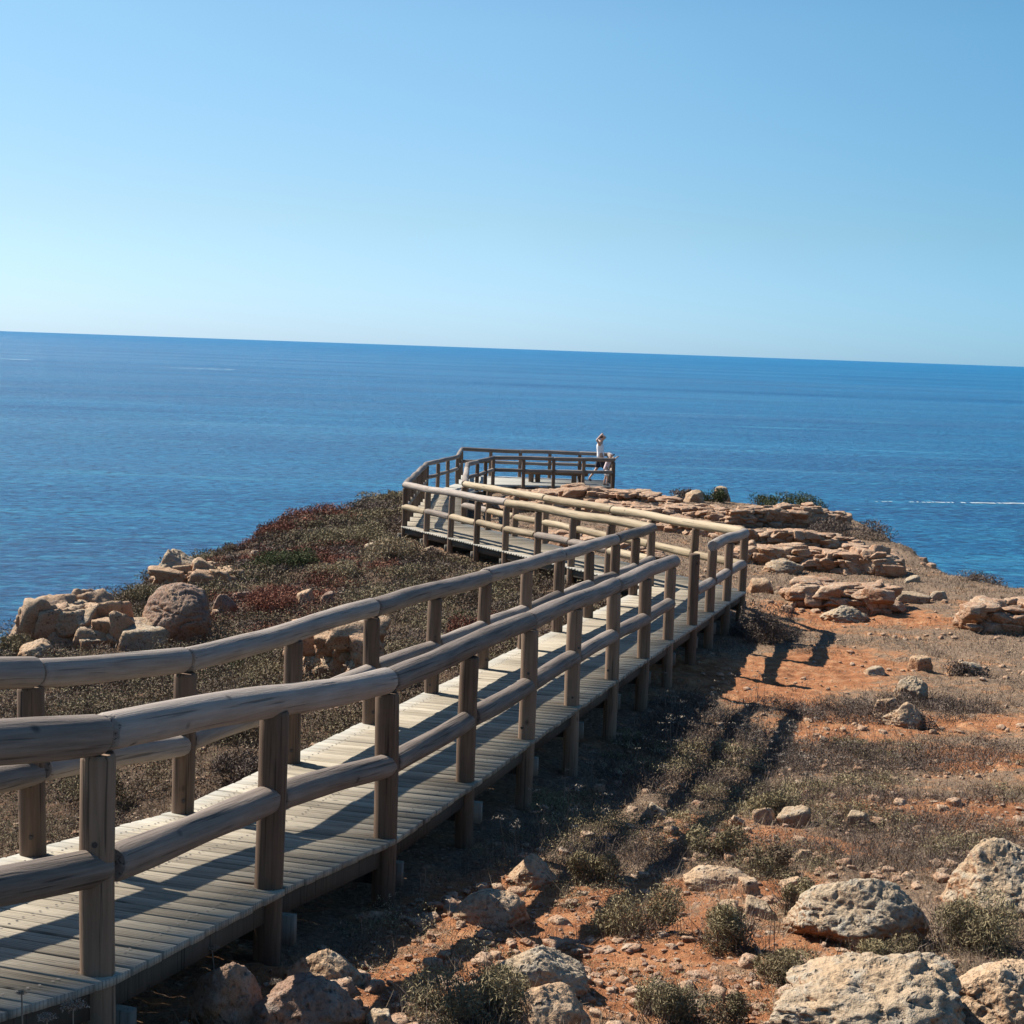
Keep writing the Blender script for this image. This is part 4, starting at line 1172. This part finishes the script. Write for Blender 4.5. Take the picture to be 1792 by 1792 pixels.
TH, SC, GR_, DR, RE = M_THYME, M_SCRUB, M_SCRUBG, M_TWIG, M_SCRUBR
SHRUBS = [
    (815, 1800, 250, 120, 'bushy grey-green shrub at the bottom edge in front of the ridge-shaped boulder', TH, 6000, 3.2),
    (1110, 1640, 165, 100, 'grey-green cushion shrub just right of the flat-topped boulder area, with dark base', TH, 3600, 3.0),
    (1035, 1550, 110, 75, 'dark grey-green shrub beside the blocky orange stone', TH, 2600, 2.8),
    (1252, 1502, 100, 62, 'olive tufted shrub above the flat tan slab', TH, 2400, 2.8),
    (1335, 1538, 110, 62, 'dark needle-leaved shrub behind the small sharp stone', SC, 2400, 2.8),
    (1280, 1668, 150, 90, 'wide olive shrub below the pale wedge-shaped stone', TH, 3600, 3.0),
    (1395, 1600, 80, 70, 'yellow-green tuft touching the left side of the rounded grey boulder', TH, 1800, 2.8),
    (1385, 1735, 150, 80, 'olive shrub between the two big grey boulders, on the left', TH, 3600, 3.0),
    (1470, 1650, 80, 50, 'small olive tuft growing against the rounded grey boulder', TH, 1500, 2.8),
    (1680, 1670, 200, 110, 'largest grey-green shrub, right of the rounded grey boulder', TH, 5200, 3.0),
    (1565, 1690, 120, 45, 'low olive shrub between the rounded boulder and the biggest one', TH, 2200, 2.8),
    (1170, 1790, 140, 80, 'brownish olive shrub at the bottom edge in the centre right', TH, 3400, 3.0),
    (1275, 1815, 100, 75, 'dark shrub left of the biggest boulder at the bottom edge', SC, 2600, 3.0),
    (1355, 1432, 110, 50, 'pale olive tuft behind the upright pale stone', TH, 2000, 2.6),
    (1345, 1130, 90, 85, 'dark dry bush in the shade beside the walkway corner', DR, 2600, 2.2),
    (1590, 1270, 120, 45, 'dark dry brush around the split rock', DR, 1600, 2.4),
    (1690, 1185, 90, 30, 'dark low bush on the grassy flat near the right edge', DR, 1300, 2.2),
    (1398, 890, 112, 42, 'dark green rounded bush on the skyline above the highest ruined wall', GR_, 2600, 1.9),
    (1340, 886, 56, 26, 'small dark green bush left of the rounded one on the skyline', GR_, 900, 1.8),
    (1245, 878, 58, 27, 'green bush behind the skyline boulders right of the lookout', GR_, 1400, 1.9),
    (1200, 874, 60, 22, 'brown dry bush left of the green skyline bush', DR, 1000, 1.9),
    (1490, 945, 150, 42, 'broad brown dry bush between the ruined walls near the sea brink', DR, 3000, 1.9),
    (1720, 1012, 110, 20, 'thin line of dry brush on the brink behind the right wall', DR, 1000, 2.0),
    (25, 1150, 90, 40, 'bright green cushion plant at the left edge of the slope', TH, 1700, 2.4),
    (430, 1168, 110, 40, 'dark green bush just above the left railing', GR_, 1700, 2.4),
    (545, 915, 150, 40, 'broad rust-red bush on the crest of the left slope against the sea', RE, 4200, 1.9, 60, 'shrub', 'leaf', .8, .1),
    (650, 905, 110, 36, 'grey-brown bush on the crest beside the far railing corner', DR, 2600, 1.9, 60, 'shrub', 'leaf', .8, .1),
    (455, 945, 120, 34, 'dull red bush on the crest left of the broad rust-red one', RE, 3000, 1.9),
    (375, 975, 80, 22, 'low olive bush on the brink right above the pale cracked boulder', SC, 1800, 1.9),
    (600, 960, 150, 42, 'large olive brown bush in the middle of the upper slope', SC, 4200, 2.0, 60, 'shrub', 'leaf', .8, .3),
    (495, 1000, 130, 42, 'dark green bush in the middle of the slope below the red ones', GR_, 3400, 2.0, 60, 'shrub', 'leaf', .8, .2),
    (690, 985, 130, 44, 'pale brown dry bush below the far walkway', SC, 3400, 2.0, 60, 'shrub', 'leaf', .8, .5),
    (590, 1020, 120, 38, 'tan dry bush above the left railing, below the olive brown one', SC, 3000, 2.1, 60, 'shrub', 'leaf', .8, .45),
    (470, 1080, 110, 50, 'rusty bush right of the huge boulder', RE, 3200, 2.2, 60, 'shrub', 'leaf', .8, .15),
    (250, 1060, 110, 40, 'olive bush behind the huge boulder on its left', SC, 2800, 2.1, 60, 'shrub', 'leaf', .8, .3),
    (760, 1060, 130, 44, 'brown bush in the hollow between near and far walkways', SC, 3400, 2.2, 60, 'shrub', 'leaf', .8, .1),
    (860, 1030, 110, 38, 'straw-coloured bush close under the far walkway', SC, 2800, 2.1, 60, 'shrub', 'leaf', .8, .6),
    (820, 1120, 110, 50, 'dark rusty bush just beyond the left railing', RE, 3000, 2.4, 60, 'shrub', 'leaf', .8, -.1),
    (400, 1300, 150, 80, 'dark olive bush seen under the left top rail', SC, 4200, 2.6, 60, 'shrub', 'leaf', .8, -.05),
    (170, 1420, 150, 80, 'olive green bush between the two nearest left posts', SC, 4200, 2.8, 60, 'shrub', 'leaf', .8, .1),
    (420, 1380, 110, 60, 'grey dry bush beside the plank edge right of the second left post', DR, 3000, 2.6),
    (440, 1480, 80, 46, 'olive bush beside the left edge of the planks', TH, 1600, 3.0),
]
for s_def in SHRUBS:
    shrub_thing(*s_def)

def clear_of(X, Y, pad=0.0):
    ok = np.ones(len(X), bool)
    for bx, by, br in PLACED: ok &= np.hypot(X - bx, (Y - by)) > br * 0.75 + pad
    return ok
def seglist():
    out = []
    for A_, B_ in ((pL, pR), (FL, GR), (WL, WR)):
        out.append(((A_[0] + B_[0]) / 2, (A_[-1] + B_[-1]) / 2))
    return out
def walk_dist(X, Y):
    d = np.full(len(X), 1e9)
    for A_, B_ in ((pL, pR), (FL, GR), (WL, WR)):
        for i in range(len(A_) - 1):
            a = (A_[i] + B_[i]) / 2; b = (A_[i + 1] + B_[i + 1]) / 2; e = b - a
            t = np.clip(((X - a[0]) * e[0] + (Y - a[1]) * e[1]) / (e @ e), 0, 1)
            d = np.minimum(d, np.hypot(X - a[0] - t * e[0], Y - a[1] - t * e[1]))
    return d

# scrub mass on the left slope (nobody could count it)
def scrub_mass(name, label, cat, mat, n, region, hmin, hmax, rmin, rmax, leaf0, per, sel, tone=0.0, zoff=0.0, kind='leaf'):
    X = rng.uniform(region[0], region[1], n); Y = rng.uniform(region[2], region[3], n)
    keep = sel(X, Y) & clear_of(X, Y) ; X, Y = X[keep], Y[keep]
    Vs, Fs, As, off = [], [], [], 0
    ZB = ground_z(X, Y)
    for x, y, z in zip(X, Y, ZB):
        r_ = random.uniform(rmin, rmax); h = random.uniform(hmin, hmax) * (r_ / rmax) ** .5
        leaf = leaf0 * max(y, 8) / 24
        V, F_, A = shrub_arrays(x, y, r_, r_, h, int(per * (r_ / rmax) ** 1.3), leaf, 3, kind, zb=z - 0.02, tone=tone + random.uniform(-.32, .42))
        Vs.append(V); Fs.append(F_ + off); off += len(V); As.append(A)
    if not Vs: return
    o = mesh_np(name, np.concatenate(Vs), np.concatenate(Fs), mat, attrs={'var': ('FACE', 'FLOAT', np.concatenate(As))})
    tag(o, label, cat, kind='stuff'); return o

edgeok = lambda X, Y, m=1.0: edge_dist(X, Y) < m
redz = lambda X, Y: n2(X, Y, 0.33, 2, 21.0)
hill_sel = lambda X, Y: (hill_f(X, Y) > .5) & (walk_dist(X, Y) > .85) & edgeok(X, Y)
def zone(pxs):   # gaussian picks for red patches
    c = [ground_at(*p) for p in pxs]
    return lambda X, Y: np.max([np.exp(-((X - g[0]) / 1.1) ** 2 - ((Y - g[1]) / 1.8) ** 2) for g in c], 0)
redf = zone([(470, 930), (540, 900), (430, 960), (610, 970), (430, 1070), (500, 1060), (560, 900), (380, 1000), (620, 1010), (540, 1110)])
scrub_mass('scrub', 'olive brown scrub covering the slope left of the walkway', 'scrub', M_SCRUB, 1900, (-10, 3, 8, 52), .20, .46, .20, .70, .014, 760,
           lambda X, Y: hill_sel(X, Y) & (redf(X, Y) + .6 * redz(X, Y) < .5) & (n2(X, Y, .5, 2, 40.) > -.16))
scrub_mass('near_scrub', 'taller dark olive and brown scrub close below the left railing', 'scrub', M_SCRUB, 1000, (-6.5, 1.5, 5, 19), .16, .40, .16, .42, .018, 460,
           lambda X, Y: (hill_f(X, Y) > .5) & (walk_dist(X, Y) > .8) & edgeok(X, Y) & (n2(X, Y, .9, 2, 44.) > -.12), tone=-.12)
scrub_mass('red_scrub', 'rust-red scrub patches on the slope left of the walkway', 'scrub', M_SCRUBR, 1300, (-10, 1, 9, 50), .18, .38, .16, .52, .014, 520,
           lambda X, Y: hill_sel(X, Y) & (redf(X, Y) + .6 * redz(X, Y) > .42))
scrub_mass('green_scrub', 'dark green scrub patches on the slope left of the walkway', 'scrub', M_SCRUBG, 300, (-10, 2, 8, 48), .18, .36, .18, .50, .014, 480,
           lambda X, Y: hill_sel(X, Y) & (n2(X, Y, .4, 2, 60.) > .12), tone=.2)
scrub_mass('low_scrub', 'low grey-brown litter and tufts between the bushes of the left slope', 'scrub', M_TWIG, 3600, (-9, 3, 5, 50), .10, .24, .12, .34, .014, 170,
           lambda X, Y: hill_sel(X, Y), kind='twig')
# right side: dry tufts, brush and thyme
plat_sel = lambda X, Y: (hill_f(X, Y) < .5) & (walk_dist(X, Y) > .7) & edgeok(X, Y, .6)
BR = [((1450, 1330), 1.9, .8), ((1320, 1330), .7, .8), ((1230, 1280), .7, 1.2), ((1600, 1510), 1.3, .5), ((1450, 1400), 1.4, .35), ((1560, 1450), .8, .4), ((1650, 1470), .8, .3),
      ((1320, 1110), .5, .8), ((1200, 1370), .7, .5), ((1480, 1250), 1.0, .6), ((1720, 1510), .8, .4), ((1100, 1500), .4, .6), ((1640, 1240), .7, .5), ((1380, 1330), .9, .6)]
BRg = [(ground_at(*p), a, b_) for p, a, b_ in BR]
def brush_f(X, Y):
    return np.max([np.exp(-((X - g[0]) / a) ** 2 - ((Y - g[1]) / b_) ** 2) for g, a, b_ in BRg], 0)
scrub_mass('dry_brush', 'dark grey-brown dry brush on the flat right of the walkway', 'dry brush', M_TWIG, 3600, (-2, 9, 6, 26), .12, .26, .12, .30, .010, 330,
           lambda X, Y: plat_sel(X, Y) & (brush_f(X, Y) + .5 * n2(X, Y, 1.3, 2, 31.) > .38), kind='twig', tone=-.05)
def field(name, label, cat, mat, n, region, hgt, wid, dens, lean=.6, tone=(0, 1)):
    Y = region[2] + (region[3] - region[2]) * rng.uniform(0, 1, n) ** 1.25
    X = Y * rng.uniform(region[0], region[1], n)
    keep = dens(X, Y) > rng.uniform(0, 1, n); X, Y = X[keep], Y[keep]
    keep = clear_of(X, Y); X, Y = X[keep], Y[keep]
    Z_ = ground_z(X, Y)
    V, F_ = blades_block(np.stack([X, Y, Z_ - .005], 1), hgt, 1.0, lean)
    Wd = np.repeat(np.maximum(wid, wid * Y / 9), 4)[:, None]
    c = V.reshape(-1, 4, 3); mid = (c[:, 0] + c[:, 1]) / 2; tip = (c[:, 2] + c[:, 3]) / 2
    c0 = mid + (c[:, 0] - mid) * Wd[::4]; c1 = mid + (c[:, 1] - mid) * Wd[::4]; c2 = tip + (c[:, 2] - tip) * Wd[::4]; c3 = tip + (c[:, 3] - tip) * Wd[::4]
    V = np.stack([c0, c1, c2, c3], 1).reshape(-1, 3)
    o = mesh_np(name, V, F_, mat, attrs={'var': ('FACE', 'FLOAT', rng.uniform(*tone, len(F_)))})
    tag(o, label, cat, kind='stuff')
def gd(X, Y):
    s = soil_f(X, Y); c = n2(X, Y, 2.2, 3, 77.0)
    return np.clip(1.05 - 1.5 * s + 1.6 * c, 0, 1) * plat_sel(X, Y)
field('dry_grass', 'short dry grey grass on the flat right of the walkway', 'grass', M_DRY, 300000, (-.25, .40, 5.5, 46), .055, .0016, gd)
field('hill_grass', 'dry stalks among the scrub of the left slope', 'grass', M_DRY, 60000, (-.40, .10, 7, 48), .16, .0016,
      lambda X, Y: (hill_sel(X, Y)) * .6, lean=.4, tone=(0, .9))
field('brush_stalks', 'upright dead stalks of the dry brush on the flat right of the walkway', 'dry brush', M_TWIG, 380000, (-.25, .42, 6, 27), .105, .0017,
      lambda X, Y: np.clip(1.3 * (brush_f(X, Y) + .35 * n2(X, Y, 1.6, 3, 51.)) - .10, 0, 1) * plat_sel(X, Y), lean=.95, tone=(0, .7))
field('straw_tufts', 'pale straw tufts on the near stony ground', 'grass', M_DRY, 90000, (-.22, .42, 5.5, 13), .11, .0013,
      lambda X, Y: np.clip(3.0 * n2(X, Y, 1.9, 3, 63.) - .35, 0, 1) * plat_sel(X, Y), lean=.7, tone=(.45, 1))
# scattered small cushions near the camera on the right
scrub_mass('low_plants', 'small olive plants dotted over the near stony ground', 'plants', M_THYME, 3000, (-1.5, 5.2, 5, 15), .06, .17, .08, .25, .012, 420,
           lambda X, Y: plat_sel(X, Y) & (n2(X, Y, 1.1, 2, 91.) > .06))

# loose stones and clods
def stones(name, label, n, region, smin, smax, mat, dens, subdiv=3, warm=.5):
    Y = region[2] + (region[3] - region[2]) * rng.uniform(0, 1, n) ** 1.3
    X = Y * rng.uniform(region[0], region[1], n)
    keep = dens(X, Y) > rng.uniform(0, 1, n); X, Y = X[keep], Y[keep]; Z_ = ground_z(X, Y)
    V0, F0 = ICO[subdiv]; shapes = [chunk_verts(V0, k * 1.37 + .2, .1) for k in range(12)]
    m = len(X); Vs = np.empty((m, len(V0), 3)); 
    for i in range(m):
        s = smin * (smax / smin) ** (random.random() ** 3.4); a = random.random() * 6.28; c_, s_ = math.cos(a), math.sin(a)
        P_ = shapes[i % 12] * np.array([s, s * random.uniform(.6, 1), s * random.uniform(.4, .75)])
        Vs[i] = np.stack([P_[:, 0] * c_ - P_[:, 1] * s_ + X[i], P_[:, 0] * s_ + P_[:, 1] * c_ + Y[i], P_[:, 2] + Z_[i] + s * .12], 1)
    F_ = (F0[None] + (np.arange(m) * len(V0))[:, None, None]).reshape(-1, 3)
    o = mesh_np(name, Vs.reshape(-1, 3), F_, mat, smooth=True, attrs={'var': ('FACE', 'FLOAT', np.repeat(rng.uniform(0, 1, m) * warm, len(F0)))})
    tag(o, label, 'stones', kind='stuff')
sd = lambda X, Y: plat_sel(X, Y) * np.clip(.35 + 1.6 * n2(X, Y, .8, 2, 13.) + .5 * soil_f(X, Y), 0, 1)
stones('loose_stones', 'small loose stones littering the ground right of the walkway', 11000, (-.25, .42, 5.5, 16), .006, .075, M_WALLS, sd)
stones('clods', 'crumbs of red earth on the near ground', 12000, (-.25, .42, 5.5, 13), .006, .030, None or M_STONER, lambda X, Y: plat_sel(X, Y) * np.clip(soil_f(X, Y) + n2(X, Y, 1.5, 2, 3.), 0, 1), warm=1.0)
stones('scattered_rubble', 'pale rubble strewn between the ruined walls', 1500, (-.06, .34, 22, 50), .03, .16, M_WALLS, lambda X, Y: plat_sel(X, Y) * np.clip(.25 + 2 * n2(X, Y, .5, 2, 15.), 0, 1))
stones('slope_stones', 'small stones lying among the scrub of the left slope', 900, (-.36, .05, 7, 40), .02, .12, M_WALLS, lambda X, Y: hill_sel(X, Y) * .6)

stones('gravel', 'small pale stones strewn over the flat in the middle distance', 5000, (-.05, .40, 13, 28), .012, .07, M_WALLS, lambda X, Y: plat_sel(X, Y) * np.clip(.3 + 1.6 * n2(X, Y, .7, 2, 19.), 0, 1), subdiv=2)

# dried umbel flowers on stalks
def umbel(px, top_y, base_px, base_y, headpx, label, closed=False, group='dried umbel flowers by the walkway', Dset=None):
    g = ground_at(base_px, base_y); D = g[1] if Dset is None else Dset
    top = at(px, top_y, D); bx, by = at(base_px, base_y, D)[0], D; bz = gz1(bx, by) - .02
    root = empty('dried_flower', (bx, by, bz)); tag(root, label, 'dried flower', group)
    r_ = headpx * D / FPX / 2; b0 = Vector((0, 0, 0)); tp = Vector((top[0] - bx, 0, top[2] - bz))
    pts = [(b0, .004), (tp * .5 + Vector((.01, 0, 0)), .003), (tp, .0025)]
    V, F_ = [], []
    for (a, ra), (b_, rb) in zip(pts[:-1], pts[1:]):
        o = len(V)
        for p_, rr in ((a, ra), (b_, rb)):
            for k in range(5): V.append((p_.x + rr * math.cos(k * 1.257), p_.y + rr * math.sin(k * 1.257), p_.z))
        for k in range(5): F_.append((o + k, o + (k + 1) % 5, o + 5 + (k + 1) % 5, o + 5 + k))
    mesh_np('stalk', V, F_, M_UMB, root, attrs={'var': ('FACE', 'FLOAT', np.full(len(F_), .2))})
    mb = MB(); n = 22
    for i in range(n):
        a = i * 2.4; q = math.sqrt((i + .5) / n) * r_
        e = tp + Vector((q * math.cos(a), q * math.sin(a), (.45 if not closed else .9) * r_ * (1 if not closed else 1.1) * (1 - .3 * (q / r_) ** 2)))
        d = (e - tp); s = d.cross(Vector((0, 1, 0))).normalized() * .0012
        mb.add([tuple(tp - s), tuple(tp + s), tuple(e + s), tuple(e - s)], [[0, 1, 2, 3]], .1)
        C = np.array(e)[None] + rng.normal(size=(14, 3)) * r_ * .12
        Vl, Fl = leaves_block(C, r_ * .09); mb.add(Vl, Fl, rng.uniform(.2, 1, 14))
    mb.build('flower_head', M_UMB, root)
UMB = [(371, 1662, 373, 1735, 24, 'brown dried flower head on a stalk against the deep shade under the walkway', 6.3),
       (38, 1740, 34, 1800, 20, 'small dark dried flower in front of the plank edge at bottom left', 4.55),
       (128, 1765, 118, 1830, 46, 'broad grey dried umbel at the bottom edge near the left corner', 4.75),
       (82, 1785, 75, 1840, 34, 'grey dried umbel left of the broad one at the bottom edge', 4.6),
       (482, 1722, 488, 1775, 26, 'dried flower standing before the mound of red earth', 6.2),
       (745, 1520, 735, 1575, 15, 'pale dried umbel sunlit above the shade, left of the blocky orange stone'),
       (736, 1532, 730, 1580, 13, 'smaller pale dried umbel just left of its taller neighbour in the shade edge'),
       (632, 1606, 628, 1650, 20, 'purplish dried umbel at the edge of the walkway shade')]
for u in UMB: umbel(*u[:6], Dset=u[6] if len(u) > 6 else None)
# many small dried umbels in the shaded brush beside the deck
def umbel_field():
    mb = MB(); c = [ground_at(x_, y_) for x_, y_ in [(1230, 1270), (1290, 1290), (1330, 1330), (1180, 1330), (1080, 1400), (1450, 1330), (960, 1480), (870, 1480), (1400, 1400), (1300, 1240)]]
    for g in c:
        for _ in range(16):
            x, y = g[0] + random.gauss(0, .45), g[1] + random.gauss(0, .55)
            if walk_dist(np.array([x]), np.array([y]))[0] < .8: continue
            z = gz1(x, y); h = random.uniform(.18, .34); lx, ly = random.gauss(0, .04), random.gauss(0, .04)
            mb.add([(x - .002, y, z), (x + .002, y, z), (x + lx + .0015, y + ly, z + h), (x + lx - .0015, y + ly, z + h)], [[0, 1, 2, 3]], .2)
            C = np.array([x + lx, y + ly, z + h]) + rng.normal(size=(26, 3)) * np.array([.022, .022, .004])
            V, F_ = leaves_block(C, .007); mb.add(V, F_, rng.uniform(.3, 1, 26))
    o = mb.build('dried_flowers', M_UMB); tag(o, 'many small dried umbels standing in the brush beside the walkway', 'dried flowers', kind='stuff')
umbel_field()
